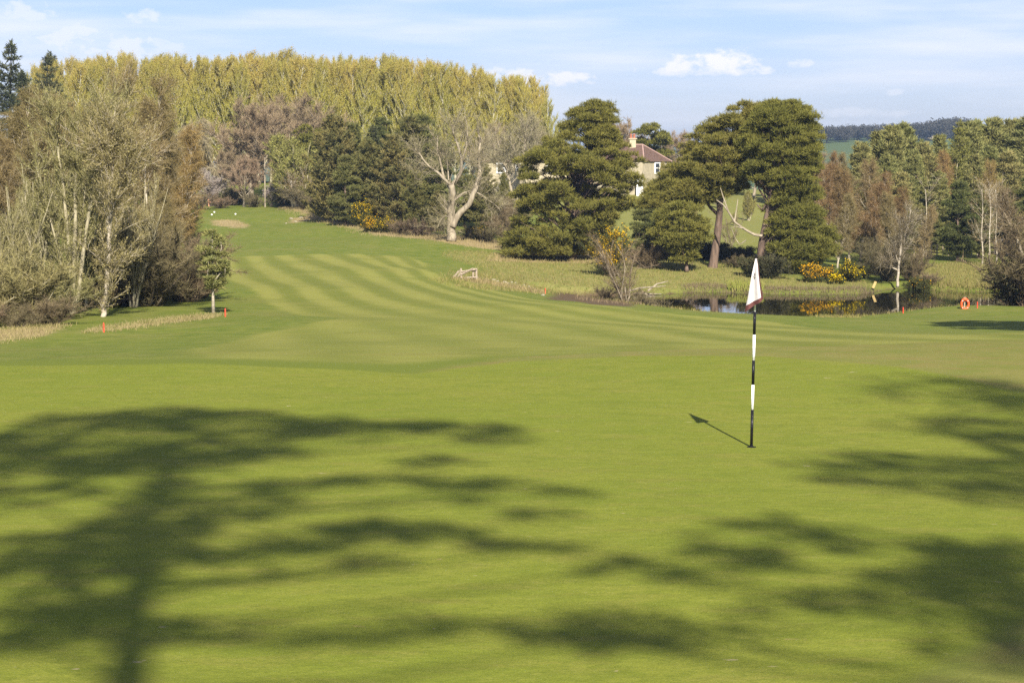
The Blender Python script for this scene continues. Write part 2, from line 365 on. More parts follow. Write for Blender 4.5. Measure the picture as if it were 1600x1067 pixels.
# mower band phase field
bands = [(0,[(390,410),(417,435),(457,457),(482,467),(600,500),(720,527),(840,556)]),
         (1,[(434,404),(462,418),(499,435),(541,460),(690,497),(840,523),(1042,546)]),
         (2,[(485,403),(521,415),(569,435),(611,457),(653,469),(800,498),(950,517),(1087,535)]),
         (3,[(552,401),(592,412),(625,424),(668,445),(720,462),(850,487),(1000,507),(1100,521),(1250,534)]),
         (4,[(615,412),(650,428),(700,448),(780,468),(900,487),(1100,510),(1300,524)]),
         (5,[(655,415),(720,445),(800,464),(900,478),(1100,500),(1300,513)]),(-1,[(345,415),(380,445),(420,466)])]
bp_, bv_ = [], []
for v, pl in bands:
    for p in pl: bp_.append(hit(*p)[:2]); bv_.append(v)
bp_ = np.array(bp_)
_st = RBF(np.stack([bp_[:,0]*3, bp_[:,1]],1)/100., np.array(bv_, float), 2e-4)

class MB:
    """mesh of triangles and quads with a per-vertex tint"""
    def __init__(s): s.V=[]; s.T=[]; s.Q=[]; s.C=[]; s.n=0
    def add(s, V, T=None, Q=None, tint=0.5):
        V = np.asarray(V, float).reshape(-1,3)
        if T is not None and len(T): s.T.append(np.asarray(T)+s.n)
        if Q is not None and len(Q): s.Q.append(np.asarray(Q)+s.n)
        s.C.append(np.broadcast_to(np.asarray(tint, float), (len(V),)) if np.ndim(tint) < 2 else tint.ravel())
        s.V.append(V); s.n += len(V)
    def box(s, c, d, rz=0, tilt=None, taper=1.0):
        d = np.asarray(d, float)/2
        v = np.array([[x*(taper if z > 0 else 1), y*(taper if z > 0 else 1), z] for z in (-1,1) for x, y in ((-1,-1),(1,-1),(1,1),(-1,1))])*d
        ca, sa = math.cos(rz), math.sin(rz)
        v = v@np.array([[ca,sa,0],[-sa,ca,0],[0,0,1]])
        if tilt is not None: v = v@tilt.T
        s.add(v+np.asarray(c,float), None, [[3,2,1,0],[4,5,6,7],[0,1,5,4],[1,2,6,5],[2,3,7,6],[3,0,4,7]])
    def bar(s, a, b, w, h=None):
        a = np.asarray(a,float); b = np.asarray(b,float); s.tube(np.array([a,b]), np.array([w,h or w])/2*1.3, 4)
    def tube(s, pts, rad, k=6, tint=.5):
        pts = np.asarray(pts,float); n = len(pts); rad = np.broadcast_to(np.asarray(rad,float),(n,))
        t = np.gradient(pts, axis=0); t /= np.linalg.norm(t,axis=1)[:,None]+1e-12
        ref = np.array([1.,0,0]) if abs(t[0][0]) < .8 else np.array([0,1.,0])
        u = np.cross(t, ref); u /= np.linalg.norm(u,axis=1)[:,None]+1e-12; w = np.cross(t,u)
        an = np.arange(k)*2*math.pi/k
        V = pts[:,None,:] + rad[:,None,None]*(np.cos(an)[None,:,None]*u[:,None,:]+np.sin(an)[None,:,None]*w[:,None,:])
        i = np.arange(n-1)[:,None]*k; j = np.arange(k)[None,:]; j2 = (j+1)%k
        Q = np.stack([i+j, i+j2, i+k+j2, i+k+j],-1).reshape(-1,4)
        T = [[0,a+1,a] for a in range(1,k-1)]+[[(n-1)*k,(n-1)*k+a,(n-1)*k+a+1] for a in range(1,k-1)]
        s.add(V.reshape(-1,3), T, Q, tint)
    def mesh(s, name, mat, smooth=False):
        V = np.concatenate(s.V); me = bpy.data.meshes.new(name)
        T = np.concatenate(s.T) if s.T else np.zeros((0,3),int); Q = np.concatenate(s.Q) if s.Q else np.zeros((0,4),int)
        me.vertices.add(len(V)); me.vertices.foreach_set('co', V.astype(np.float32).ravel())
        loops = np.concatenate([T.ravel(), Q.ravel()]).astype(np.int32)
        me.loops.add(len(loops)); me.loops.foreach_set('vertex_index', loops)
        st = np.concatenate([np.arange(len(T))*3, len(T)*3+np.arange(len(Q))*4]).astype(np.int32)
        me.polygons.add(len(st)); me.polygons.foreach_set('loop_start', st)
        me.polygons.foreach_set('use_smooth', np.full(len(st), smooth))
        a = me.attributes.new('tint','FLOAT','POINT'); a.data.foreach_set('value', np.concatenate(s.C).astype(np.float32))
        me.materials.append(MATS[mat]); me.update(calc_edges=True)
        return me
    def obj(s, name, mat, parent=None, smooth=False, loc=None):
        o = bpy.data.objects.new(name, s.mesh(name, mat, smooth)); COL.objects.link(o)
        if parent: o.parent = parent
        if loc is not None: o.location = loc
        return o
def tag(o, label=None, cat=None, group=None, kind=None):
    if label: o['label'] = label
    if cat: o['category'] = cat
    if group: o['group'] = group
    if kind: o['kind'] = kind
    return o
def thing(name, loc, label, cat, group=None, rz=0, scale=None):
    o = bpy.data.objects.new(name, None); COL.objects.link(o); o.empty_display_size = .3
    o.location = tuple(loc); o.rotation_euler = (0,0,rz)
    if scale is not None: o.scale = scale
    return tag(o, label, cat, group)

def spaced(*segs):
    out = []
    for a, b, st in segs: out.append(np.arange(a, b, st))
    return np.unique(np.concatenate(out))
gx = spaced((-6000,-600,300),(-600,-130,30),(-130,-44,3),(-44,-14,1.0),(-14,14,.5),(14,50,1.0),(50,130,3),(130,600,30),(600,6001,300))
gy = spaced((-200,-20,15),(-20,8,2),(8,46,.5),(46,130,.9),(130,190,1.0),(190,300,2.5),(300,460,10),(460,3200,60),(3200,9001,500))
GX, GY = np.meshgrid(gx, gy); xy = np.stack([GX.ravel(), GY.ravel()],1)
z = height(xy)
grd = MB(); nx, ny = len(gx), len(gy)
ii, jj = np.meshgrid(np.arange(nx-1), np.arange(ny-1)); a = (jj*nx+ii).ravel()
grd.add(np.column_stack([xy, z]), None, np.stack([a,a+1,a+nx+1,a+nx],1))
ground = grd.obj('ground', 'turf', smooth=True); tag(ground, kind='structure')
def gattr(n, v):
    at = ground.data.attributes.new(n,'FLOAT','POINT'); at.data.foreach_set('value', np.asarray(v,np.float32))
nearm = (np.abs(xy[:,0]) < 130) & (xy[:,1] < 330) & (xy[:,1] > -20)
def field(fn, default):
    v = np.full(len(xy), float(default)); v[nearm] = fn(xy[nearm]); return v
gattr('sd_green', field(lambda q: sdist(GREEN,q), -50)); gattr('sd_fringe', field(lambda q: sdist(FRINGE,q), -50)); gattr('sd_fairway', field(lambda q: sdist(FAIRWAY,q), -50))
gattr('dry', field(lambda q: np.maximum(sstep(-2.5,2.5,sdist(DRY,q))*.9, np.maximum(sstep(-4,4,sdist(DRY2,q))*.6, sstep(-6,6,sdist(np.array([[6,186],[60,184],[75,330],[-10,330]]),q))*.62)), 0))
gattr('straw', field(lambda q: np.max([sstep(-1.2,1.0,sdist(p,q)) for p in STRAW],0), 0))
gattr('mud', field(lambda q: np.maximum(sstep(-1,1,sdist(MUD,q))*.8, sstep(-.1,.4,sdist(POND,q))), 0))
gattr('stripe', field(lambda q: _st(np.stack([q[:,0]*3,q[:,1]],1)/100.), 0))
gattr('bandamp', field(lambda q: .30+.70*np.maximum(sstep(78,100,q[:,1]), sstep(0,9,q[:,0])*.75), 0)); gattr('farm', sstep(400,700,xy[:,1]))
# pond water
wx = np.arange(POND[:,0].min()-2, POND[:,0].max()+3, 1.0); wy = np.arange(POND[:,1].min()-2, POND[:,1].max()+3, 1.0)
WX, WY = np.meshgrid(wx, wy); q = np.stack([WX.ravel(), WY.ravel()],1); ok = (sdist(POND,q) > -1.2).reshape(WX.shape)
pw = MB(); ii, jj = np.meshgrid(np.arange(len(wx)-1), np.arange(len(wy)-1)); a = (jj*len(wx)+ii).ravel()
keep = (ok[:-1,:-1] & ok[1:,:-1] & ok[:-1,1:] & ok[1:,1:]).ravel()
pw.add(np.column_stack([q, np.full(len(q), WATER)]), None, np.stack([a,a+1,a+len(wx)+1,a+len(wx)],1)[keep])
tag(pw.obj('pond_water', 'pond_water'), kind='structure')

# ------------------------------------------------------------------ vegetation toolkit
def nrm(v): return v/(np.linalg.norm(v,axis=-1,keepdims=True)+1e-12)
def path(r, p, d, L, n, wig=.12, trop=0., grav=None):
    p = np.array(p,float); d = nrm(np.array(d,float)); out=[p]
    for _ in range(n):
        d = nrm(d + r.normal(0,wig,3) + np.array([0,0,trop])); p = p+d*L/n; out.append(p)
    return np.array(out)
def twigs(mb, r, p, d, L, w, tint, droop=0., segs=2):
    """thin bent ribbons: one quad and one triangle each"""
    n = len(p); d = nrm(d); L = np.broadcast_to(L,(n,))[:,None]; s = nrm(np.cross(d, r.normal(size=(n,3))))*w/2
    m = p+d*L*.5; e = m+nrm(d+np.array([0,0,-droop])+r.normal(0,.22,(n,3)))*L*.5
    V = np.stack([p-s,p+s,m+s*.75,m-s*.75,e],1).reshape(-1,3); b = np.arange(n)[:,None]*5
    mb.add(V, b+np.array([[3,2,4]]), b+np.array([[0,1,2,3]]), np.repeat(np.broadcast_to(tint,(n,)),5))
    return e
def leaves(mb, r, p, size, tint, up=0.):
    n = len(p); d = nrm(r.normal(size=(n,3))+np.array([0,0,up])); s = nrm(np.cross(d, r.normal(size=(n,3))))
    k = (np.broadcast_to(size,(n,))*r.uniform(.6,1.3,n))[:,None]
    V = np.stack([p-d*k*.5, p+s*k*.32, p+d*k*.5, p-s*k*.32],1).reshape(-1,3)
    mb.add(V, None, np.arange(n)[:,None]*4+np.array([[0,1,2,3]]), np.repeat(np.broadcast_to(tint,(n,)),4))
def tufts(mb, r, p, d, L, w, k, spread, tint):
    """needle sprays: k narrow blades fanning out from each point"""
    n = len(p); p = np.repeat(p,k,0); d = nrm(np.repeat(nrm(d),k,0)+r.normal(0,spread,(n*k,3)))
    s = nrm(np.cross(d, r.normal(size=(n*k,3))))*w/2; l = (L*r.uniform(.6,1.15,n*k))[:,None]
    V = np.stack([p-s*.4, p+d*l*.45-s, p+d*l, p+d*l*.45+s],1).reshape(-1,3)
    mb.add(V, None, np.arange(n*k)[:,None]*4+np.array([[0,1,2,3]]), np.repeat(np.broadcast_to(tint,(n,)),4*k))
def sample(r, lines, N, tmin=0.):
    """N points (and tangents, fraction along) spread over polylines by length"""
    A=[];B=[];F=[]
    for l in lines:
        k = len(l)-1; A.append(l[:-1]); B.append(l[1:]); F.append((np.arange(k)+.5)/k)
    A=np.concatenate(A);B=np.concatenate(B);F=np.concatenate(F); ln=np.linalg.norm(B-A,axis=1)*(F>=tmin)
    i = r.choice(len(A), N, p=ln/ln.sum()); t = r.random(N)[:,None]
    return A[i]+(B[i]-A[i])*t, nrm(B[i]-A[i]), F[i]

def decid(seed, H, r0, multi=1, tilt=.1, clear=.15, n1=30, ang1=35, L1=.3, shape=lambda t: 1-t, trop1=.08, n2=6, ang2=35, L2=.45, trop2=.05, n3=0, L3=.5,
          twN=6000, twL=.7, twW=.022, tw=(.6,.6,.3), droop=0., lfN=0, lfS=.12, lftint=None, wig=.08, k=5, lean=(0,0), base_spread=.15, top=1.0, tw_t=.0):
    """a leafy or bare broadleaf: returns (trunk builder, crown builder)"""
    r = np.random.default_rng(seed); tr = MB(); cr = MB(); l1=[]; l2=[]
    for m in range(multi):
        az = 2*math.pi*m/multi+r.uniform(-.5,.5)
        d = np.array([math.cos(az)*tilt*(multi>1)+lean[0], math.sin(az)*tilt*(multi>1)+lean[1], 1])
        h = H*(1 if m == 0 else r.uniform(.75,1))*top
        st = path(r, [math.cos(az)*base_spread*(multi>1), math.sin(az)*base_spread*(multi>1), -.3], d, h*.97+.3, 12, wig*.5, .03)
        rad = r0*(1-np.linspace(0,1,13))**.8*(1 if m == 0 else .75)+.012; rad[0] *= 1.5; rad[1] *= 1.08
        tr.tube(st, rad, 7)
        if multi > 1: l1.append(st[3:])
        for i in range(n1 if m == 0 else int(n1*.7)):
            t = clear+(0.97-clear)*((i+r.random())/n1)
            f = t*12; j = min(int(f),11); p = st[j]+(st[j+1]-st[j])*(f-j); a = i*2.4+r.uniform(-.4,.4); g = math.radians(ang1*r.uniform(.75,1.3))
            tt = (t-clear)/(1-clear); L = L1*H*shape(tt)*r.uniform(.75,1.2)
            if L < .15: continue
            b = path(r, p, [math.cos(a)*math.sin(g), math.sin(a)*math.sin(g), math.cos(g)], L, 6, wig, trop1)
            rb = max(.008, min(np.interp(f, np.arange(13), rad)*.65, L*.022))
            tr.tube(b, rb*(1-np.linspace(0,1,7))**.7+.005, 4); l1.append(b)
            for q in range(n2):
                s = .2+.8*(q+r.random())/n2; f2 = s*6; j2 = min(int(f2),5); p2 = b[j2]+(b[j2+1]-b[j2])*(f2-j2); tg = nrm(b[j2+1]-b[j2])
                d2 = nrm(tg*math.cos(math.radians(ang2))+nrm(np.cross(tg, r.normal(size=3)))*math.sin(math.radians(ang2)))
                c = path(r, p2, d2, L*L2*(1.15-s*.5)*r.uniform(.7,1.2), 4, wig*1.3, trop2); l2.append(c)
                tr.tube(c, rb*.45*(1-np.linspace(0,1,5))**.7+.004, 3)
                for w in range(n3):
                    j3 = r.integers(1,4); tg = nrm(c[j3+1]-c[j3]); d3 = nrm(tg+nrm(np.cross(tg, r.normal(size=3)))*.8)
                    e = path(r, c[j3], d3, L*L2*L3*r.uniform(.6,1.2), 3, wig*1.5, trop2); l2.append(e)
                    tr.tube(e, rb*.22*(1-np.linspace(0,1,4))**.7+.003, 3)
    src = l2 if l2 else l1
    p, tg, _ = sample(r, src+[x[3:] for x in l1], twN)
    d = tg*tw[0]+nrm(r.normal(size=(twN,3)))*tw[1]+np.array([0,0,tw[2]])
    e = twigs(cr, r, p, d, twL*r.uniform(.5,1.2,twN), twW, np.clip(r.normal(.4,.3,twN),0,1), droop)
    if lfN:
        i = r.integers(0,twN,lfN); f = r.random(lfN)[:,None]; q = p[i]+(e[i]-p[i])*f+r.normal(0,.05,(lfN,3))
        ti = r.random(lfN) if lftint is None else lftint(q[:,2]/H, r)
        leaves(cr, r, q, lfS, ti)
    return tr, cr

def pad(cr, r, c, rx, ry, rz, n, L, w, k=5, up=.7, shell=.6):
    """one flat cushion of needles"""
    u = nrm(r.normal(size=(n,3))); u[:,2] = np.where(u[:,2] < -.25, -u[:,2]*.4, u[:,2])
    rr = r.uniform(.35,1.0,n)[:,None]**shell
    p = np.asarray(c)+u*rr*np.array([rx,ry,rz])+r.normal(0,.115,(n,3))*np.array([rx,ry,rx*.8]); d = nrm(u*np.array([1,1,.8])+np.array([0,0,up]))
    tufts(cr, r, p, d, L, w, k, .55, np.clip(r.normal(r.uniform(.25,.75),.22,n),0,1))

def conifer(seed, H, R, r0, clear=.06, whorls=22, nb=6, droop=-.15, curve=.25, tuftn=26, L=.34, w=.075, k=5, prof=lambda t: (1-t)**.85, spread=.5, irregular=.2, tipup=.5, needle_w=None):
    r = np.random.default_rng(seed); tr = MB(); cr = MB()
    st = path(r, [0,0,-.3], [0,0,1], H+.3, 12, .012, .02); rad = r0*(1-np.linspace(0,1,13))**.9+.012; tr.tube(st, rad, 6)
    for i in range(whorls):
        t = clear+(1-clear)*(i+r.uniform(-.3,.3))/whorls; t = min(max(t,clear),.985); z0 = t*H
        x0 = np.array([np.interp(z0, st[:,2], st[:,a]) for a in range(3)])
        for j in range(nb):
            L1 = R*prof((t-clear)/(1-clear))*r.uniform(1-irregular*1.6,1+irregular)+.12; a = j*2*math.pi/nb+i*1.3+r.uniform(-.35,.35)
            b = path(r, x0, [math.cos(a),math.sin(a),droop+.55*t], L1, 5, .07, curve*.3)
            tr.tube(b, np.linspace(min(.04,L1*.02),.006,6), 3)
            n = max(5,int(tuftn*L1/R*2.2)); p, tg, f = sample(r, [b], n, .12)
            side = nrm(np.cross(tg,[0,0,1]))*r.normal(0,1,n)[:,None]
            p = p+side*(.16*L1*(1.2-f))[:,None]+r.normal(0,.05,(n,3))
            d = tg*.8+side*.5+np.array([0,0,tipup])
            tufts(cr, r, p, d, L, w, k, spread, np.clip(r.normal(r.uniform(.2,.8),.22,n),0,1))
    tufts(cr, r, np.array([[0,0,H-.1*i] for i in range(6)])+np.array([st[-1][0],st[-1][1],0]), np.tile([0,0,1.],(6,1)), L*1.2, w, 5, .4, .6)
    return tr, cr

def scots(seed, H, base_r, rows, trunk=None, npads=90, padr=(.55,1.1), tn=85, L=.30, w=.05, clear=.3, limbs=True, flat=(.42,.68)):
    """scots pine from an outline (height fraction, left m, right m) revolved with a lumpy crown of needle cushions"""
    r = np.random.default_rng(seed); tr = MB(); cr = MB()
    st = trunk if trunk is not None else path(r, [0,0,-.3], [0,0,1], H*.93+.3, 12, .05, .04)
    n = len(st); rad = base_r*(1-.86*np.linspace(0,1,n))**.9; rad[0] *= 1.45; rad[1] *= 1.1; tr.tube(st, rad, 9)
    rows = np.array(rows); zz = rows[:,0]; order = np.argsort(zz); zz = zz[order]; lo = rows[order,1]; hi = rows[order,2]
    cdf = np.cumsum(hi-lo); cdf = cdf/cdf[-1]
    for i in range(npads):
        zf = np.interp((i+r.random())/npads, np.concatenate([[0],cdf]), np.concatenate([[zz[0]],zz]))
        a, b = np.interp(zf,zz,lo), np.interp(zf,zz,hi); c = (a+b)/2; hw = (b-a)/2
        ph = r.uniform(0,2*math.pi); rr = r.uniform(.05,1.0)**.42
        pr = r.uniform(*padr)*min(1, .55+hw*.2)
        x = c+max(0,hw-pr*.4)*rr*math.cos(ph); y = max(0,hw*.85-pr*.4)*rr*math.sin(ph)
        zc = zf-.12*rr*pr; cc = np.array([x,y,zc])
        pad(cr, r, cc, pr, pr*r.uniform(.8,1.1), pr*r.uniform(*flat), int(tn*pr*pr/.6)+14, L, w)
        if limbs and i % 2 == 0:
            za = max(clear*H, zc-hw*.45-r.uniform(0,.6)); s0 = np.array([np.interp(za,st[:,2],st[:,q]) for q in range(3)])
            if np.linalg.norm(cc-s0) < .4: continue
            mid = (s0+cc)/2+np.array([0,0,-.05*np.linalg.norm(cc-s0)])+r.normal(0,.12,3)
            tr.tube(np.array([s0,(s0+mid)/2+r.normal(0,.06,3),mid,(mid+cc)/2+r.normal(0,.06,3),cc]), np.linspace(min(.085,base_r*.25),.015,5), 5)
    return tr, cr

def shrub(seed, R, H, n=14, twN=2500, twL=.5, twW=.022, lf=0, lfS=.1, tuft=0, up=.7):
    r = np.random.default_rng(seed); tr = MB(); cr = MB(); ls=[]
    for i in range(n):
        a = r.uniform(0,2*math.pi); s = math.sqrt(r.random()); d = np.array([math.cos(a)*s*R/H*1.1, math.sin(a)*s*R/H*1.1, 1.])
        b = path(r, [math.cos(a)*s*R*.25, math.sin(a)*s*R*.25, -.1], d, H*r.uniform(.7,1.05)*math.sqrt(1+s*s*.2), 6, .14, -.02); ls.append(b)
        tr.tube(b, np.linspace(.028,.006,7)*max(.6,H/2.5), 4)
        for q in range(5):
            j = r.integers(1,6); c = path(r, b[j], d+r.normal(0,.8,3), H*.35*r.uniform(.6,1.2), 4, .15, .02); ls.append(c); tr.tube(c, np.linspace(.012,.004,5), 3)
    p, tg, f = sample(r, ls, twN); dd = tg*.4+nrm(r.normal(size=(twN,3)))*.7+np.array([0,0,up*.5])
    if tuft:
        out = nrm(p-np.array([0,0,H*.25])); tufts(cr, r, p+r.normal(0,.08*R,(twN,3)), dd+out*.6, twL, twW, tuft, .55, np.clip(r.normal(.4,.28,twN),0,1)); e = p+dd*twL*.5
    else: e = twigs(cr, r, p, dd, twL*r.uniform(.5,1.2,twN), twW, np.clip(r.normal(.4,.3,twN),0,1))
    if lf: leaves(cr, r, e[r.integers(0,twN,lf)]+r.normal(0,.05,(lf,3)), lfS, r.random(lf))
    return tr, cr, e

PROTO = {}
def proto(key, pair, H, trunk_mat, crown_mat, pn=('trunk','crown')):
    PROTO[key] = (pair[0].mesh(pn[0], trunk_mat, True), pair[1].mesh(pn[1], crown_mat), H, pn)
def put(key, name, px, ytop, D, label, cat='tree', group=None, rz=None, wide=1., zoff=0., h=None, crown=None, sink=.0):
    tm, cm, H, pn = PROTO[key]
    x = ray(px, 300)[0]*D; zb = hz(x, D)-sink
    if h is None: h = P(px, ytop, D)[2]-zb
    s = h/H; rs = random.Random(int(px*13+D*7+ytop))
    o = thing(name, (x, D, zb), label, cat, group, rs.uniform(0,6.28) if rz is None else rz, (s*wide, s*wide, s))
    for m, n_ in ((tm,pn[0]),(cm,pn[1])):
        c = bpy.data.objects.new(n_, m); COL.objects.link(c); c.parent = o
    return o
def finish(name, loc, pair, mats, label, cat, group=None, pn=('trunk','crown')):
    o = thing(name, loc, label, cat, group)
    pair[0].obj(pn[0], mats[0], o, True); pair[1].obj(pn[1], mats[1], o)
    return o

# ------------------------------------------------------------------ tree kinds
def poplar_tint(zf, r): return np.clip((zf-.60)*2.0+r.normal(0,.22,len(zf)),0,1)
for i, sd in enumerate((11,12,13,14)):
    proto(f'poplar{i}', decid(sd, 16, .11, clear=.10, n1=52, ang1=40, L1=.27, shape=lambda t: (1.0-t)**.6*.92+.14, trop1=.26, n2=7, ang2=24, L2=.5, trop2=.28,
          twN=9000, twL=.85, twW=.022, tw=(.5,.35,1.0), lfN=19000, lfS=.115, lftint=poplar_tint, k=4), 16, 'bark_poplar', 'poplar_leaf')
for i, sd in enumerate((15,16)):
    proto(f'thin_poplar{i}', decid(sd, 16, .15, clear=.15, n1=40, ang1=38, L1=.26, shape=lambda t: (1.0-t)**.6*.92+.14, trop1=.24, n2=5, ang2=26, L2=.5, trop2=.2,
          twN=8500, twL=.85, twW=.022, tw=(.5,.35,.9), lfN=6500, lfS=.11, lftint=poplar_tint), 16, 'bark_poplar', 'poplar_leaf')
for i, sd in enumerate((21,22,23)):
    proto(f'willow{i}', decid(sd, 9, .095, multi=(5,3,6)[i], tilt=.13, clear=.08, n1=28, ang1=30, L1=.25, shape=lambda t: (1.05-t)**.6, trop1=.20, n2=8, ang2=30, L2=.5, trop2=.2,
          twN=13000, twL=.45, twW=.012, tw=(.6,.38,.6), lfN=13000, lfS=.075, k=5), 9, 'bark_willow', 'willow_bud')
proto('pale_willow', decid(24, 9, .075, clear=.14, n1=44, ang1=62, L1=.23, shape=lambda t: (1.05-t)**.6, trop1=.08, n2=8, ang2=38, L2=.5, trop2=.08,
          twN=11000, twL=.42, twW=.012, tw=(.55,.5,.35), lfN=12000, lfS=.075), 9, 'bark_poplar', 'willow_bud')
for i, sd in enumerate((31,32,33)):
    for cm in ('birch_twig','birch_olive','rust_twig'):
        if (cm == 'birch_olive' and i != 1) or (cm == 'rust_twig' and i == 2): continue
        proto(f'{cm}{i}', decid(sd, 12, .12, clear=.10, n1=44, ang1=36, L1=.29, shape=lambda t: (1.03-t)**.5*min(1,.6+1.2*t), trop1=.12, n2=8, ang2=42, L2=.46, trop2=.0,
          twN=26000, twL=.55, twW=.015, tw=(.4,.65,.1), droop=.35, wig=.12, lean=(.05,0) if i == 0 else (0,0)), 12, 'bark_pale', cm)
for i, sd in enumerate((41,42)):
    proto(f'dome{i}', decid(sd, 10, .24, clear=.2, n1=22, ang1=58, L1=.50, shape=lambda t: (1.03-t)**.40, trop1=.10, n2=9, ang2=40, L2=.42, trop2=.08, n3=4, L3=.6,
          twN=24000, twL=.55, twW=.026, tw=(.55,.6,.35), top=.86, k=5), 10, 'bark_grey', 'brown_twig')
proto('weeping', decid(45, 10, .22, clear=.25, n1=22, ang1=62, L1=.36, shape=lambda t: (1.03-t)**.4, trop1=.0, n2=9, ang2=38, L2=.5, trop2=-.22, n3=3, L3=.7,
          twN=9000, twL=.9, twW=.032, tw=(.7,.4,-.35), droop=.7), 10, 'bark_grey', 'grey_twig')
proto('spread', decid(46, 10, .22, multi=2, tilt=.18, clear=.22, n1=20, ang1=46, L1=.36, shape=lambda t: (1.03-t)**.45, trop1=.10, n2=8, ang2=38, L2=.5, trop2=.05, n3=4, L3=.6,
          twN=12000, twL=.6, twW=.018, tw=(.55,.6,.2)), 10, 'bark_grey', 'grey_twig')
proto('blossom', decid(47, 6, .12, multi=3, tilt=.25, clear=.2, n1=18, ang1=45, L1=.33, shape=lambda t: (1.03-t)**.5, n2=7, L2=.5, twN=7000, twL=.4, twW=.024, tw=(.5,.7,.2), lfN=4500, lfS=.12), 6, 'bark_dark', 'blossom')
proto('yellow_willow', decid(48, 6, .10, multi=4, tilt=.28, clear=.08, n1=24, ang1=42, L1=.34, shape=lambda t: (1.03-t)**.45, trop1=.15, n2=8, ang2=34, L2=.5, trop2=.1,
          twN=14000, twL=.55, twW=.026, tw=(.6,.5,.5), lfN=7000, lfS=.14), 6, 'bark_willow', 'yellow_willow')
for i, sd in enumerate((51,52)):
    proto(f'spruce{i}', conifer(sd, 12, 2.7, .16, whorls=21, nb=6, droop=-.2, curve=.42, tuftn=20, L=.36, w=.07, tipup=.1, spread=.6, irregular=.4, prof=lambda t:(1-t)**.95), 12, 'bark_dark', 'spruce_needle')
for i, sd in enumerate((53,54,55)):
    proto(f'fir{i}', conifer(sd, 9, 3.0, .16, clear=.02, whorls=20, nb=8, droop=.05, curve=.30, tuftn=38, L=.40, w=.065, tipup=.5, prof=lambda t: (1-t)**.6*min(1,.8+t), irregular=.4), 9, 'bark_dark', 'fir_needle')
for i, sd in enumerate((56,57,58)):
    proto(f'young_pine{i}', conifer(sd, 11, 2.7, .12, clear=.06, whorls=21, nb=7, droop=.15, curve=.75, tuftn=36, L=.46, w=.06, tipup=1.0, spread=.42, prof=lambda t: (1-t)**.62*min(1,.75+t), irregular=.38), 11, 'bark_pine', 'young_pine_needle')
for i, sd in enumerate((59,60)):
    proto(f'dark_pine{i}', scots(sd, 10, .16, [(1.0,-1.2,1.3),(2.2,-2.1,2.0),(4.2,-2.4,2.3),(6.5,-2.0,1.9),(8.4,-1.3,1.3),(9.7,-.5,.5)], npads=78, padr=(.6,1.1), tn=85, L=.36, w=.065, clear=.08), 10, 'bark_pine', 'pine_needle')
proto('round_pine', scots(61, 8, .2, [(2.2,-2.6,2.6),(3.6,-3.4,3.4),(5.2,-3.2,3.2),(6.6,-2.4,2.4),(7.6,-1.2,1.2)], npads=70, padr=(.6,1.1), tn=75, L=.42, w=.085), 8, 'bark_pine', 'scots_needle')
proto('larch', conifer(62, 11, 2.4, .12, whorls=24, nb=6, droop=.0, curve=.25, tuftn=18, L=.28, w=.06, tipup=.3, spread=.8, prof=lambda t: (1-t)**.7), 11, 'bark_willow', 'larch_leaf')
proto('sapling_pine', scots(63, 4.4, .06, [(1.35,-.35,.35),(1.9,-.80,.65),(2.6,-.85,.6),(3.3,-.75,.55),(4.1,-.35,.3)], trunk=np.array([[0,0,-.2],[.02,0,1],[-.02,.02,2],[.03,0,3.2],[0,0,4.2]]), npads=46, padr=(.28,.45), tn=130, L=.22, w=.035, clear=.3), 4.4, 'bark_pale', 'young_pine_needle')
for i, sd in enumerate((71,72)):
    t_, c_, _ = shrub(sd, 1.6, 2.4, n=18, twN=5200, twL=.45, twW=.020); proto(f'shrub{i}', (t_,c_), 2.4, 'bark_dark', 'bramble', ('stems','twigs'))
t_, c_, _ = shrub(73, 1.8, 3.0, n=20, twN=9000, twL=.45, twW=.020); proto('willow_shrub', (t_,c_), 3.0, 'bark_willow', 'willow_bud', ('stems','twigs'))
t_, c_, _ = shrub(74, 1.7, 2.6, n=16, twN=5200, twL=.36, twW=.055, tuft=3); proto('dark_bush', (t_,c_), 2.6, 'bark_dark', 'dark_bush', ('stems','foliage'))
t_, c_, _ = shrub(76, 1.35, 3.0, n=30, twN=15000, twL=.38, twW=.014); proto('brown_bush', (t_,c_), 3.0, 'bark_dark', 'bush_twig', ('stems','twigs'))
t_, c_, _ = shrub(77, .85, 3.4, n=7, twN=3600, twL=.42, twW=.009); proto('grey_bush', (t_,c_), 3.4, 'bark_grey', 'bush_twig', ('stems','twigs'))
FAR = []
for i, sd in enumerate((81,82,83)):
    r = np.random.default_rng(sd); tr = MB(); cr = MB(); tr.tube(np.array([[0,0,-.3],[.1,0,2.5],[0,.1,6.5]]), [.3,.22,.08], 5)
    for j in range(26):
        u = nrm(r.normal(size=3)); c = np.array([0,0,6.3])+u*np.array([3.2,3.2,2.9])*r.uniform(.4,1); tr.tube(np.array([[0,0,r.uniform(2,5)],c]), [.09,.03], 3)
        q = c+r.normal(0,.75,(60,3)); leaves(cr, r, q, .62, r.random(60))
    proto(f'far{i}', (tr,cr), 9.5, 'bark_dark', 'far_leaf')

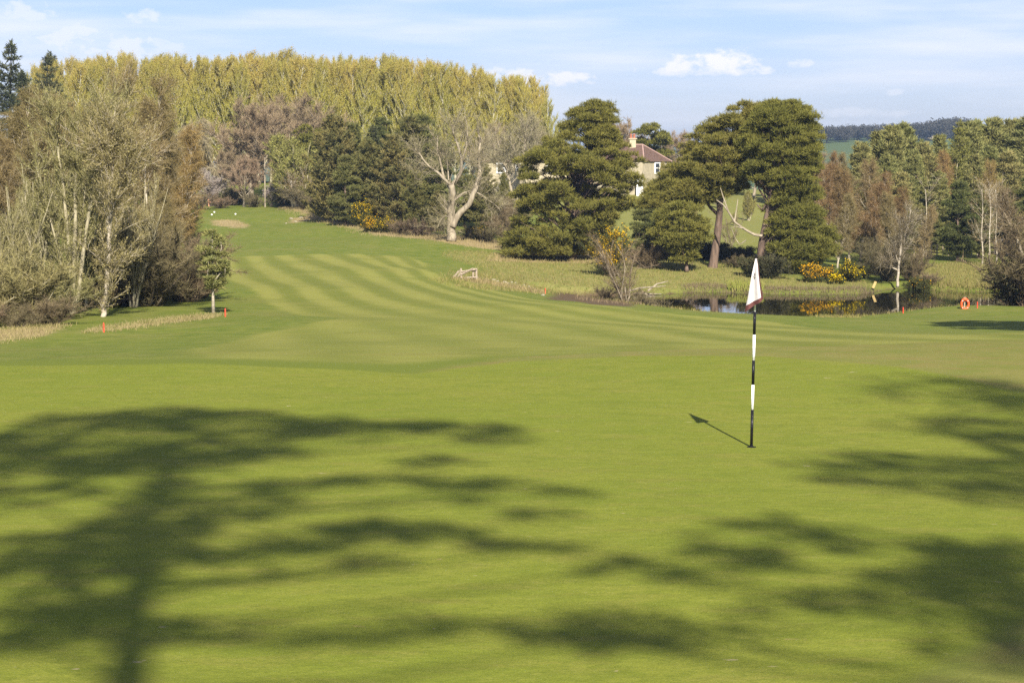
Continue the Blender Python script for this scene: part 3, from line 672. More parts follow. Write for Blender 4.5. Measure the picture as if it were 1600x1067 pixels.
# ------------------------------------------------------------------ far ridge
R = random.Random(5)
xs = np.linspace(1276, 1514, 64)
for i, px in enumerate(xs):
    D = 1190+R.uniform(-60,45); top = np.interp(px,[1283,1330,1400,1450,1490,1512],[201,197,196,191,186,190])+R.uniform(-2.5,2.5)
    put(f'far{i%3}', 'ridge_tree', px+R.uniform(-1.5,1.5), top, D, 'dark bare broadleaf tree in the wood along the far blue ridge', 'tree', 'trees of the far ridge wood', wide=R.uniform(.9,1.5), sink=2.6)
g = P(1462,214,1150); fz = hz(g[0],1150)
fh = thing('farmhouse', (g[0],1150,fz), 'tiny pale farmhouse below the wood on the far blue ridge', 'house', scale=(.4,.4,.42))
b = MB(); b.box((0,0,2),(13,7,4)); b.box((-11,1,1.5),(8,6,3)); b.obj('wall','stone_wall',fh)
b = MB(); b.add([(-6.8,-3.8,4),(6.8,-3.8,4),(6.8,3.8,4),(-6.8,3.8,4),(-6.8,0,6.6),(6.8,0,6.6)],[[0,4,3],[1,2,5]],[[0,1,5,4],[2,3,4,5],[3,2,1,0]])
b.add([(-15.3,-2.3,3),(-7,-2.3,3),(-7,4.3,3),(-15.3,4.3,3),(-15.3,1,5),(-7,1,5)],[[0,4,3],[1,2,5]],[[0,1,5,4],[2,3,4,5],[3,2,1,0]]); b.obj('roof','far_leaf',fh)

# ------------------------------------------------------------------ poplar belt on the rise
def poptop(px): return float(np.interp(px,[40,60,100,150,210,260,350,450,520,600,650,700,760,820,845,870],[125,112,98,98,93,94,97,91,96,97,98,108,117,124,140,168]))
LABP = 'slender poplar with yellow green new leaf in the long belt topping the rise'
pr = random.Random(12)
for row, D in enumerate((288,298,308)):
    px = 52+row*7
    while px < 868 - row*12:
        thin = px > 735
        key = (f'thin_poplar{pr.randrange(2)}' if thin and pr.random() < .75 else f'poplar{pr.randrange(4)}')
        put(key, 'poplar_tree', px, poptop(px)+pr.uniform(-4,6)+3*math.sin(px*.071+row)*math.sin(px*.023)+(0 if row else 3), D+pr.uniform(-3,3),
            'thin grey green poplar with see-through crown at the open house end of the belt' if thin else LABP, 'poplar', 'thin poplars at the end of the belt' if thin else 'poplars in the belt on the rise', wide=pr.uniform(1.05,1.6))
        px += pr.uniform(14,25)
for px, top, D, lb in ((16,66,262,'tallest dark spruce standing alone against the sky at the far left edge'),(72,86,272,'dark spruce tip showing between the tall edge spruce and the poplar belt'),
                       (44,112,255,'short dark spruce just right of the tallest edge spruce'),(-8,140,258,'dark spruce cut by the left edge of the picture'),(90,84,300,'thin spire of a spruce poking out of the left end of the poplar belt'),
                       (248,88,318,'single spruce spire poking just above the poplar belt above the leaning birch'),(636,96,318,'single spruce spire rising from the poplar belt above the dark conifers')):
    put('spruce%d' % (px % 2), 'spruce_tree', px, top, D, lb, 'spruce', wide=1.25)

# ------------------------------------------------------------------ left wood
for key, px, top, D, nm, cat, lb in [
 ('birch_twig0',190,114,116,'birch_tree','birch','tallest brown birch crown in the left wood, behind the leaning white stem'),
 ('birch_twig1',118,150,116,'birch_tree','birch','brown bare birch behind the tall catkin willow in the left wood'),
 ('birch_twig2',38,140,112,'birch_tree','birch','rusty brown birch just below the dark edge spruces'),
 ('birch_twig0',-2,130,106,'birch_tree','birch','rusty bare birch cut by the left edge of the picture'),
 ('rust_twig1',68,176,120,'birch_tree','birch','reddish bare birch between the edge spruces and the catkin willows'),
 ('birch_twig1',-55,120,104,'birch_tree','birch','bare birch mostly beyond the left edge of the picture'),
 ('birch_twig1',228,176,122,'birch_tree','birch','brown birch right of the leaning white-stemmed birch'),
 ('birch_olive1',272,196,132,'birch_tree','birch','olive brown birch at the right side of the left wood'),
 ('birch_twig2',150,158,124,'birch_tree','birch','brown birch showing between the catkin willow and the leaning birch'),
 ('birch_twig2',246,240,104,'birch_tree','birch','low brown birch with a forked white stem at the wood edge'),
 ('birch_olive1',296,262,140,'birch_tree','birch','short olive birch nearest the distant tee at the wood edge'),
 ('birch_twig0',268,300,98,'birch_tree','birch','dense brown bare birch behind the small pine sapling'),
 ('birch_twig1',10,210,98,'birch_tree','birch','brown bare birch low at the left edge behind willow scrub'),

 ('willow2',206,268,90,'willow_tree','willow','catkin willow right of the pale single trunk'),
 ('willow2',58,232,87,'willow_tree','willow','broad catkin willow left of the many-stemmed one'),
 ('willow2',12,272,83,'willow_tree','willow','grey green catkin willow cut by the left edge of the picture'),
 ('willow1',136,232,90,'willow_tree','willow','catkin willow filling between the many-stemmed and the pale-trunked one'),
 ('willow0',-40,250,85,'willow_tree','willow','catkin willow just beyond the left edge of the picture')]:
    put(key, nm, px, top, D, lb, cat, wide=(.95 if 'birch' not in key else 1.05)*(1.2 if key == 'birch_twig0' and px == 268 else 1), rz=0.3 if px == 190 else None)
for key, px, top, D, cat, lb in [
 ('willow_shrub',30,400,78,'shrub','grey catkin scrub at the lower left above the straw grass'),('willow_shrub',-20,385,77,'shrub','grey catkin scrub cut by the left picture edge'),
 ('shrub0',74,458,76.5,'bramble','arching bare brambles at the right end of the lower left scrub'),('shrub1',20,474,75,'bramble','reddish brambles at the foot of the lower left scrub'),('shrub0',-25,470,75,'bramble','reddish brambles touching the left picture edge'),
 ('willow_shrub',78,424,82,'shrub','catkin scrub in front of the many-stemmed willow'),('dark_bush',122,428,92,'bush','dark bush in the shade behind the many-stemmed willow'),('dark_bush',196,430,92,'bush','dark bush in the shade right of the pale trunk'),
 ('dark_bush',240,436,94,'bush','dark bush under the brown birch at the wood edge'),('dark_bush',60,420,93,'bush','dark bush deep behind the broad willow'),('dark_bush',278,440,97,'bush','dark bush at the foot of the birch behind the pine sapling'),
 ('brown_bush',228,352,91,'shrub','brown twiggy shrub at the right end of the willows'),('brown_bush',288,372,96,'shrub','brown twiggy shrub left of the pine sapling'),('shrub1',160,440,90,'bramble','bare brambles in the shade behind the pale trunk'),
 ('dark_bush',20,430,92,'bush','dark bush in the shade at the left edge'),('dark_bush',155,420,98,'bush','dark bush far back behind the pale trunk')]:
    put(key, 'shrub' if cat != 'bush' else 'bush', px, top, D, lb, cat, wide=1.25)
put('sapling_pine','pine_sapling',331,352,86,'small young pine with bare pale lower trunk at the left rough','pine sapling', wide=1.25)
put('dark_bush','bush',312,430,99,'dark evergreen bush half behind the small pine sapling','bush')

# ------------------------------------------------------------------ beyond the far tee
for key, px, top, D, nm, cat, lb, wd in [
 ('weeping',304,186,238,'weeping_tree','bare tree','grey bare tree with arching drooping twigs behind the far tee',1.0),
 ('dome0',392,162,246,'bare_tree','bare tree','big purple brown bare dome of twigs above the far tee',1.3),
 ('dome1',462,150,256,'bare_tree','bare tree','purple brown bare dome just below the poplar belt',1.35),
 ('dome1',510,178,262,'bare_tree','bare tree','purple brown bare tree behind the dark conifer group',1.0),
 ('dome0',350,235,240,'bare_tree','bare tree','low brown bare tree between the arching grey tree and the big dome',1.0),
 ('blossom',330,262,234,'blossom_tree','blossom tree','dusky white blossoming tree left of the telegraph pole',1.15),
 ('dome0',381,246,233,'bare_tree','bare tree','low bare tree with a stout trunk at the back of the far tee',1.1),
 ('birch_twig1',432,235,240,'birch_tree','birch','brown birch behind the telegraph pole',1.2),
 ('round_pine',484,196,246,'pine_tree','pine','dark evergreen dome behind the yellow green willow',1.0),
 ('yellow_willow',464,214,226,'willow_tree','willow','rounded yellow green willow at the right of the far tee',1.45),
 ('blossom',424,286,232,'blossom_tree','blossom tree','pale blossoming shrub at the foot of the telegraph pole',1.2)]:
    put(key, nm, px, top, D, lb, cat, wide=wd)
for key, px, top, D, cat, lb in [('shrub0',478,286,221,'bramble','red brown scrub below the yellow green willow'),('shrub1',506,298,216,'bramble','red brown scrub left of the dark conifers'),('dark_bush',360,294,236,'bush','dark bush in the shade behind the far tee'),
 ('dark_bush',450,296,229,'bush','dark bush under the yellow green willow'),('shrub1',398,300,232,'bramble','dull brown brambles along the back of the far tee'),('shrub0',345,305,231,'bramble','brown brambles left of the stout trunk behind the tee'),
 ('shrub0',308,296,228,'bramble','olive brown scrub at the left end of the far tee'),('shrub1',540,318,202,'bramble','brown scrub at the foot of the left dark conifer'),('shrub0',625,340,182,'bramble','brown scrub between the gorse and the dead tree'),
 ('shrub1',655,342,179,'bramble','grey brown scrub left of the dead tree'),('shrub0',762,352,176,'bramble','red brown scrub right of the dead tree'),('shrub1',790,336,180,'bramble','tan scrub beside the big left pine'),('shrub0',735,350,177,'bramble','dark brown scrub close right of the dead tree'),
 ('dark_bush',612,326,194,'bush','dark broom bush behind the lower gorse'),('dark_bush',578,314,200,'bush','dark bush behind the upper gorse'),('brown_bush',776,300,196,'shrub','tan twiggy shrub below the house wall'),('brown_bush',800,318,190,'shrub','tan twiggy shrub between the house and the left pine')]:
    put(key, 'bush' if cat == 'bush' else 'shrub', px, top, D, lb, cat, wide=1.2)
# pale forked birch stem below the yellow willow
def skel(seed, base_px, base_py, D, limbs, twig_rows=None, twN=0, twL=.5, twW=.02, depth=.5, tw=(.5,.7,.2), kids=True, kl=(.8,2.2), nk=1.6, up=.25, k0=3):
    """tree from limb centre lines given as photo points with radii in metres"""
    r = np.random.default_rng(seed); x0 = ray(base_px,base_py)[0]*D; z0 = hz(x0,D); tr = MB(); cr = MB(); lines=[]
    for pts, ra, rb in limbs:
        off = np.cumsum(r.normal(0,depth*.3,len(pts))); off[0] = 0
        q = np.array([[ (P(a,b,D)[0]-x0), off[i], P(a,b,D)[2]-z0] for i,(a,b) in enumerate(pts)])
        t = np.linspace(0,1,len(q)); tt = np.linspace(0,1,len(q)*3-2); q = np.stack([np.interp(tt,t,q[:,c]) for c in range(3)],1)
        q[1:-1] = (q[:-2]+2*q[1:-1]+q[2:])/4; q[1:-1] += r.normal(0,ra*.12,q[1:-1].shape)
        tr.tube(q, np.linspace(ra,rb,len(q)), 8); lines.append(q)
        if kids:
            for _ in range(int(len(q)*nk)):
                j = r.integers(max(1,len(q)//k0), len(q)-1); tg = nrm(q[j+1]-q[j]); d = nrm(tg*.7+nrm(np.cross(tg,r.normal(size=3)))*.8+np.array([0,0,up]))
                c = path(r, q[j], d, r.uniform(*kl)*D/172, 5, .16, .05); tr.tube(c, np.linspace(max(.012,rb*.45),.005,6), 4); lines.append(c)
                for __ in range(4):
                    k = r.integers(1,5); e = path(r, c[k], nrm(c[k+1]-c[k])+r.normal(0,.6,3), r.uniform(.5,1.2)*D/172, 4, .15, .03); tr.tube(e, np.linspace(.012,.004,5), 3); lines.append(e)
    if twN:
        p, tg, f = sample(r, lines[len(limbs):] if kids else lines, twN); twigs(cr, r, p, tg*tw[0]+nrm(r.normal(size=(twN,3)))*tw[1]+np.array([0,0,tw[2]]), twL*r.uniform(.5,1.2,twN), twW, r.random(twN))
    return (x0,D,z0), tr, cr
z4 = lambda l: [(500+a/3.557, 60+b/3.557) for a,b in l]; z5 = lambda l: [(760+a/3.557,140+b/3.557) for a,b in l]; z6 = lambda l: [(980+a/3.556,140+b/3.556) for a,b in l]; z7 = lambda l: [(1240+a/3.811,160+b/3.811) for a,b in l]
z3 = lambda l: [(200+a/3.557, 60+b/3.557) for a,b in l]
loc, tr, cr = skel(201, 465, 326, 222, [(z3([(940,940),(930,905),(912,860),(908,790)]),.10,.04),(z3([(955,940),(970,900),(985,830),(998,760)]),.09,.03)], twN=1500)
finish('birch_tree', loc, (tr,cr), ('bark_pale','rust_twig'), 'small forked white-stemmed birch below the yellow green willow', 'birch')
loc, tr, cr = skel(202, 703, 377, 171, [
   (z4([(728,1130),(725,1065),(724,1000),(735,880),(730,815)]),.42,.24),
   (z4([(738,1050),(760,985),(830,920),(868,830),(890,740),(885,640),(890,560),(880,500)]),.30,.06),
   (z4([(730,820),(700,790),(660,745),(600,710),(560,650),(530,610)]),.15,.04),(z4([(732,815),(780,765),(792,690),(770,600),(745,540),(735,480)]),.18,.04),
   (z4([(690,780),(670,700),(650,620),(655,540)]),.11,.03),(z4([(785,690),(815,600),(820,500),(810,440)]),.10,.03),(z4([(715,790),(708,720),(700,640)]),.07,.03),
   (z4([(738,905),(790,862),(850,845),(920,885),(985,935),(1010,960)]),.10,.02),(z4([(762,800),(805,705),(850,690),(900,720)]),.06,.02),(z4([(600,715),(560,735),(525,760)]),.05,.02),
   (z4([(728,1000),(690,985),(670,1010),(655,1050)]),.06,.02)], twN=10000, twL=.55, twW=.017, depth=.9)
finish('bare_tree', loc, (tr,cr), ('bark_grey','grey_twig'), 'leafless pale grey tree with a forked trunk between the dark conifers and the left pine', 'bare tree')

zl = lambda l: [(a/2, b/2) for a,b in l]
loc, tr, cr = skel(230, 114, 492, 85, [(zl([(228,1000),(230,960),(233,800),(236,600),(240,480),(243,380)]),.13,.03),(zl([(228,980),(215,760),(192,540),(172,420),(160,370)]),.09,.025),(zl([(236,965),(262,800),(285,640),(305,520),(322,400),(336,330)]),.10,.025),
   (zl([(222,985),(190,800),(150,640),(120,520)]),.06,.02),(zl([(230,900),(250,720),(268,560),(282,420)]),.06,.02)], twN=15000, twL=.50, twW=.013, depth=.5, tw=(.6,.4,.5), kl=(1.6,4.2), nk=3.4, up=.75, k0=5)
r_ = np.random.default_rng(5); vv = np.concatenate(cr.V); leaves(cr, r_, vv[r_.integers(0,len(vv),9000)]+r_.normal(0,.05,(9000,3)), .08, r_.random(9000))
finish('willow_tree', loc, (tr,cr), ('bark_willow','willow_bud'), 'many-stemmed willow with pale upright stems and grey catkins in the left wood', 'willow')
loc, tr, cr = skel(231, 161, 490, 83, [(zl([(320,1000),(324,972),(334,850),(341,700),(347,560),(350,450),(352,360)]),.125,.03),(zl([(342,690),(370,600),(400,520),(412,470)]),.04,.015),(zl([(346,580),(325,500),(312,430)]),.04,.015)], twN=12000, twL=.45, twW=.012, depth=.25, tw=(.6,.5,.2), kl=(1.6,4.6), nk=4.6, up=.12, k0=7)
vv = np.concatenate(cr.V); leaves(cr, r_, vv[r_.integers(0,len(vv),10000)]+r_.normal(0,.05,(10000,3)), .08, r_.random(10000))
finish('willow_tree', loc, (tr,cr), ('bark_pale','willow_bud'), 'single pale slender trunk with fine side branches at the front of the left wood', 'willow')
loc, tr, cr = skel(232, 166, 482, 104, [([(166,490),(166,420),(168,340),(171,260),(178,190),(185,160),(193,132)],.11,.03),([(184,162),(197,150),(200,132)],.03,.012)], twN=5000, twL=.5, twW=.012, kl=(1.,2.6), nk=2.4, up=.3)
finish('birch_tree', loc, (tr,cr), ('bark_pale','birch_twig'), 'birch with a leaning white upper stem rising out of the left wood', 'birch')
loc, tr, cr = skel(233, 240, 470, 101, [([(238,480),(232,400),(224,300),(222,262),(226,222)],.08,.025),([(223,268),(234,250),(240,236)],.03,.012)], twN=3500, twL=.5, twW=.012, kl=(1.,2.4), nk=2.2, up=.3)
finish('birch_tree', loc, (tr,cr), ('bark_pale','birch_twig'), 'slim birch with a short forked white stem near the right of the left wood', 'birch')
# ------------------------------------------------------------------ dark conifer group
for key, px, top, D, nm, cat, lb, wd in [
 ('fir0',521,184,203,'fir_tree','conifer','bushy dark conifer at the left front of the conifer group',1.0),('fir1',552,196,208,'fir_tree','conifer','dark green conifer second from the left of the conifer group',1.0),
 ('spruce0',588,196,203,'spruce_tree','spruce','narrow blue green spruce in the middle of the conifer group',1.35),('fir2',572,222,196,'fir_tree','conifer','grey green conifer before the narrow spruce',1.05),
 ('fir1',614,214,194,'fir_tree','conifer','brown green conifer right of the narrow spruce',1.05),('fir0',640,186,212,'fir_tree','conifer','conifer behind the brown green one at the group right end',1.1),
 ('dark_pine0',664,176,214,'pine_tree','pine','dark pine behind the left arm of the leafless forked tree',1.0),('dark_pine1',600,180,220,'pine_tree','pine','dark pine at the back of the conifer group under the poplars',1.1),
 ('dark_pine0',540,240,194,'pine_tree','pine','low dark pine over the brown scrub at the conifer group left',1.1),('fir2',652,270,187,'fir_tree','conifer','low yellow green conifer left of the leafless forked tree',1.0),
 ('dark_pine1',690,220,206,'pine_tree','pine','dark pine straight behind the leafless forked tree',1.1),('fir0',754,258,190,'fir_tree','conifer','dark blue green conifer right of the leafless forked tree',.95),
 ('dark_pine1',725,262,192,'pine_tree','pine','dark pine seen in the fork of the leafless tree',1.0),('fir1',684,300,186,'fir_tree','conifer','low dark conifer at the foot of the leafless forked tree',1.0),
 ('spread',806,182,229,'bare_tree','bare tree','spreading grey bare tree in front of the house left wall',1.15),('spread',846,190,262,'bare_tree','bare tree','faint grey bare tree behind the house by the left pine',1.1),('spread',762,196,246,'bare_tree','bare tree','grey bare tree behind the leafless forked tree',1.0)]:
    put(key, nm, px, top, D, lb, cat, wide=wd)
put('fir2','topiary_conifer',789,272,205,'small clipped yellow green conifer before the house wall','conifer',wide=.62)

# ------------------------------------------------------------------ the great pines
def outline(rows, conv, bx, by, D):
    x0 = ray(bx,by)[0]*D; z0 = hz(x0,D); out=[]
    for y,a,b in rows:
        (pa,qa),(pb,qb) = conv([(a,y),(b,y)]); out.append((P(pa,qa,D)[2]-z0, P(pa,qa,D)[0]-x0, P(pb,qb,D)[0]-x0))
    return (x0,D,z0), out
def trunkline(pts, loc, D, seed=1, dep=.25):
    r = np.random.default_rng(seed); q = np.array([[P(a,b,D)[0]-loc[0], 0, P(a,b,D)[2]-loc[2]] for a,b in pts]); q[1:,1] = np.cumsum(r.normal(0,dep,len(q)-1))
    t = np.linspace(0,1,len(q)); tt = np.linspace(0,1,len(q)*3); return np.stack([np.interp(tt,t,q[:,c]) for c in range(3)],1)
locA, rowsA = outline([(75,565,665),(105,500,725),(150,428,735),(215,420,735),(260,370,755),(340,205,840),(400,180,890),(470,185,900),(560,160,870),(650,135,835),(760,150,755),(850,70,640),(905,95,590)], z5, 895, 398, 160)
pa = scots(301, 12.5, .34, rowsA, trunkline(z5([(485,960),(482,900),(490,700),(520,500),(570,300),(615,130)]), locA, 160), npads=430, padr=(.34,.88), tn=120, L=.36, w=.042, clear=.08, flat=(.38,.6))
finish('pine_tree', locA, pa, ('bark_pine','scots_needle'), 'broad pyramid-shaped pine with foliage down to the bank, in front of the house', 'pine')
locB, rowsB = outline([(85,600,800),(130,505,840),(200,385,860),(280,345,840),(340,240,810),(400,215,790),(460,190,750),(500,140,720),(530,115,680),(570,85,620),(605,72,540),(645,62,430)], z6, 1113, 417, 157)
tB = trunkline(z6([(473,1010),(480,960),(495,850),(510,720),(512,620),(535,480),(575,340),(640,200)]), locB, 157, 2)
pb = scots(302, 12.6, .40, rowsB, tB, npads=420, padr=(.34,.88), tn=120, L=.36, w=.042, clear=.5, flat=(.38,.6))
rr = np.random.default_rng(9)
for l, a, b in (([(498,690),(455,650),(432,590),(445,520),(470,450)],.15,.06),([(505,640),(480,600),(455,560)],.06,.03),([(430,560),(380,630),(330,670),(280,690)],.07,.03)):
    pb[0].tube(trunkline(z6(l), locB, 157, 4, .1), np.linspace(a,b,len(l)*3), 6)
finish('pine_tree', locB, pb, ('bark_pine','scots_needle'), 'tall old pine with a bare reddish lower trunk on the bank right of the house', 'pine')
locC, rowsC = outline([(74,790,930),(105,730,1010),(150,680,1080),(220,640,1085),(300,610,1085),(400,610,1080),(480,630,1075),(560,770,1060),(640,770,1065),(720,770,1100),(800,770,1150),(880,780,1175),(950,800,1110),(1005,850,940)], z6, 1190, 426, 154)
tC = trunkline(z6([(735,1060),(738,1000),(748,850),(778,700),(800,560),(822,400),(850,220)]), locC, 154, 3)
pc = scots(303, 13, .38, rowsC, tC, npads=540, padr=(.34,.88), tn=120, L=.36, w=.042, clear=.12, flat=(.38,.6))
for l, a, b in (([(795,600),(750,670),(720,640)],.10,.05),([(790,640),(735,560),(715,500)],.10,.04)): pc[0].tube(trunkline(z6(l), locC, 154, 5, .1), np.linspace(a,b,len(l)*3), 6)
oC = finish('pine_tree', locC, pc, ('bark_pine','scots_needle'), 'tall pine behind the flag whose foliage hangs to the bank on its right', 'pine')
dl = MB()
for l, a, b in (([(745,812),(700,805),(640,770),(592,735),(562,685),(530,640),(495,615)],.11,.04),([(590,735),(600,680),(612,610)],.06,.025),([(645,772),(600,760),(570,770)],.04,.02),([(560,685),(530,600),(515,545)],.06,.02),([(655,835),(620,860),(600,830),(570,760)],.04,.02)):
    dl.tube(trunkline(z6(l), locC, 154, 6, .12)+np.array([0,-.7,0]), np.linspace(a,b,len(l)*3), 6)
tag(dl.obj('dead_limb','bark_grey',oC), 'bleached dead limb curving towards the left trunk')
locD, rowsD = outline([(640,190,380),(700,125,440),(760,105,470),(820,112,450),(880,200,420),(945,232,375)], z6, 1072, 418, 153)
pd = scots(304, 5.2, .14, rowsD, trunkline(z6([(330,1010),(330,940),(320,800),(300,690)]), locD, 153, 7), npads=95, padr=(.45,.85), tn=95, L=.30, w=.05, clear=.1)
finish('pine_tree', locD, pd, ('bark_pine','scots_needle'), 'low bushy pine under the left side of the tall old pine', 'pine')
for key, px, top, D, nm, cat, lb, wd in [('round_pine',1014,193,272,'pine_tree','pine','dark round-headed pine behind the house chimney',1.0),('dome0',975,190,282,'bare_tree','bare tree','brown bare tree left of the house chimney',1.0),('dome1',1062,206,282,'bare_tree','bare tree','pinkish bare tree right of the round-headed pine',1.0),
   ('dome0',1086,224,284,'bare_tree','bare tree','low bare tree between the round-headed pine and the tall old pine',1.0),('yellow_willow',1044,256,226,'willow_tree','willow','light green bush at the right corner of the house',.7),('fir0',930,300,176,'fir_tree','conifer','dark conifer behind the right side of the pyramid pine',1.0),
   ('dark_pine0',1008,308,170,'pine_tree','pine','low dark pine between the pyramid pine and the low bushy pine',1.15),('dark_pine1',1044,296,172,'pine_tree','pine','dark pine behind the low bushy pine',1.15),
   ('grey_bush',1142,330,186,'bare_tree','small tree','thin leafless sapling seen between the two tall pine trunks',.9)]:
    put(key, nm, px, top, D, lb, cat, wide=wd)
for key, px, top, D, lb, wd in [('yellow_willow',1082,322,206,'pale green bush in the field behind the left tall pine trunk',.8),('yellow_willow',1148,334,214,'pale green bush in the field between the two tall pine trunks',.8),('yellow_willow',1170,300,226,'light green bush high in the field behind the dead limb',.9),
   ('blossom',1122,296,244,'dusky pale bush far up the field behind the tall pines',1.2)]:
    put(key, 'bush', px, top, D, lb, 'bush', wide=wd)
for key, px, top, D, nm, cat, lb, wd in [('dome0',1128,236,268,'bare_tree','bare tree','bare tree on the field top glimpsed behind the left tall pine',1.2),('dome1',1178,228,272,'bare_tree','bare tree','bare tree on the field top behind the gap of the two tall pines',1.3),('round_pine',1226,226,262,'pine_tree','pine','dark pine on the field top behind the flag pine',1.2),('dome0',1262,232,258,'bare_tree','bare tree','bare tree on the field top right behind the flag pine',1.3)]:
    put(key, nm, px, top, D, lb, cat, wide=wd)
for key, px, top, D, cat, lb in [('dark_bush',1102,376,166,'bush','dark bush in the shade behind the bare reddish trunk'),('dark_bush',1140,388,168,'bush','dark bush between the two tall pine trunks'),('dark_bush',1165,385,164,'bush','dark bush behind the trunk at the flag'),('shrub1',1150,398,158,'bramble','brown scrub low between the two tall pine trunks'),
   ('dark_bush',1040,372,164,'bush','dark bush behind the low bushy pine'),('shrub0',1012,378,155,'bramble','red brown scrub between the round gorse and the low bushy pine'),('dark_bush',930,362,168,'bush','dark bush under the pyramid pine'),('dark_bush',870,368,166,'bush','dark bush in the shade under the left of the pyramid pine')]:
    put(key, 'bush' if cat == 'bush' else 'shrub', px, top, D, lb, cat, wide=1.25)

# ------------------------------------------------------------------ right-hand plantation
for key, px, top, D, nm, cat, lb, wd in [
 ('rust_twig0',1300,236,184,'birch_tree','birch','pinkish brown bare birch right behind the pine by the flag',1.0),('rust_twig1',1328,262,172,'birch_tree','birch','rusty bare birch with thin pale stem right of the pine by the flag',1.1),('rust_twig0',1364,268,170,'birch_tree','birch','rusty bare birch left of the forked white birch',1.1),
 ('rust_twig1',1284,232,196,'birch_tree','birch','pinkish brown birch half hidden by the pine at the flag',1.25),('birch_twig0',1318,238,192,'birch_tree','birch','tall brown bare birch at the left end of the plantation',1.3),('birch_twig1',1346,250,178,'birch_tree','birch','brown bare birch in the middle of the rusty birches',1.2),('rust_twig0',1385,292,172,'birch_tree','birch','rusty birch close behind the gorse and thicket',1.1),
 ('birch_twig2',1310,300,164,'birch_tree','birch','short rusty birch over the gorse',1.1),('birch_twig1',1395,300,166,'birch_tree','birch','brown birch behind the forked white birch',1.1),('birch_twig2',1440,318,166,'birch_tree','birch','brown birch right of the forked white birch',.9),
 ('young_pine0',1344,226,200,'pine_tree','pine','grey green pine at the left end of the plantation',1.41),('young_pine1',1368,208,208,'pine_tree','pine','pine with paler shoots second in the plantation',1.41),('young_pine2',1397,200,206,'pine_tree','pine','twin-topped pine left of the plantation gap',1.41),('young_pine0',1416,196,214,'pine_tree','pine','tallest pine left of the plantation gap',1.41),
 ('young_pine1',1382,246,194,'pine_tree','pine','shorter pine before the twin-topped one',1.41),('young_pine2',1430,238,198,'pine_tree','pine','shorter pine before the plantation gap',1.15),('young_pine0',1448,226,212,'pine_tree','pine','thin-topped pine in the plantation gap',1.28),('young_pine1',1464,214,216,'pine_tree','pine','pine just left of the yellow green larch',1.28),
 ('larch',1488,190,206,'larch_tree','larch','yellow green larch standing among the plantation pines',1.0),('young_pine2',1510,194,216,'pine_tree','pine','pine just right of the yellow green larch',1.41),('young_pine0',1530,192,222,'pine_tree','pine','pine on the skyline above the dark front pine',1.41),('young_pine1',1553,188,218,'pine_tree','pine','brownish pine on the skyline near the right edge',1.41),
 ('young_pine2',1574,190,222,'pine_tree','pine','skyline pine second from the right edge',1.41),('young_pine0',1596,186,216,'pine_tree','pine','skyline pine cut by the right edge',1.41),('young_pine1',1622,186,220,'pine_tree','pine','skyline pine just outside the right edge',1.41),
 ('young_pine2',1545,232,202,'pine_tree','pine','mid-height pine above the thin white birch stems',1.54),('young_pine0',1580,240,198,'pine_tree','pine','mid-height pine at the right edge of the plantation',1.54),('young_pine1',1520,244,200,'pine_tree','pine','mid-height pine right behind the dark front pine',1.41),('young_pine0',1462,270,196,'pine_tree','pine','mid-height pine left of the dark front pine',1.54),
 ('young_pine2',1352,280,188,'pine_tree','pine','low blue green pine behind the rusty birches',1.54),('young_pine1',1408,272,188,'pine_tree','pine','low pine behind the forked white birch',1.54),('birch_olive1',1558,250,192,'birch_tree','birch','orange brown birch among the right-hand pines',.9),('birch_olive1',1474,236,204,'birch_tree','birch','olive birch left of the larch',.9),
 ('dark_pine0',1498,280,180,'pine_tree','pine','dark broad pine at the front of the plantation',1.1),('dark_pine1',1532,292,184,'pine_tree','pine','dark pine behind the right shoulder of the front pine',1.1),('dark_pine1',1462,330,190,'pine_tree','pine','dark low pine left of the broad front pine',1.1),('dark_pine0',1574,290,190,'pine_tree','pine','dark pine behind the thin white birch stems',1.1),('dark_pine1',1612,270,184,'pine_tree','pine','dark pine at the right picture edge',1.1),
 ('dark_pine0',1420,330,186,'pine_tree','pine','dark pine behind the brown birch and the forked white birch',1.0),('dark_pine1',1390,340,184,'pine_tree','pine','dark low pine left behind the forked white birch',1.0),
 ('birch_twig1',1634,272,122,'birch_tree','birch','bare brown birch rising from the thicket at the right edge of the pond',.8),('rust_twig1',1672,262,118,'birch_tree','birch','bare rusty birch half outside the right edge by the pond',.9)]:
    put(key, nm, px, top, D, lb, cat, wide=wd)
loc, tr, cr = skel(203, 1403, 447, 146, [(z7([(618,1100),(620,1060),(625,950),(650,860),(682,760),(702,640)]),.115,.025),(z7([(632,920),(638,850),(640,760),(650,700)]),.08,.025),(z7([(622,1000),(590,985),(565,960),(540,935)]),.06,.02),(z7([(622,950),(605,900),(600,850)]),.05,.02),(z7([(655,850),(660,780),(690,700)]),.05,.02)], twN=7000, twL=.45, twW=.012, depth=.3)
finish('birch_tree', loc, (tr,cr), ('bark_pale','bush_twig'), 'small forked white birch on the far shore of the pond', 'birch')
for i, (px, top, D, lb) in enumerate([(1534,362,175,'thin white birch stem leftmost of the three by the plantation grass'),(1545,370,174,'thin white birch stem middle of the three by the plantation grass'),(1556,352,177,'thin white birch stem rightmost of the three by the plantation grass'),(1446,372,184,'thin pale stem at the left of the plantation fence')]):
    h = P(px,300,D)[2]-hz(ray(px,300)[0]*D,D); loc, tr, cr = skel(210+i, px, 410, D, [([(px,418),(px+1,400),(px-1,370),(px+2,330),(px,296)],.085,.025)], twN=700, twL=.5, twW=.016)
    finish('birch_tree', loc, (tr,cr), ('bark_pale','birch_twig'), lb, 'birch')
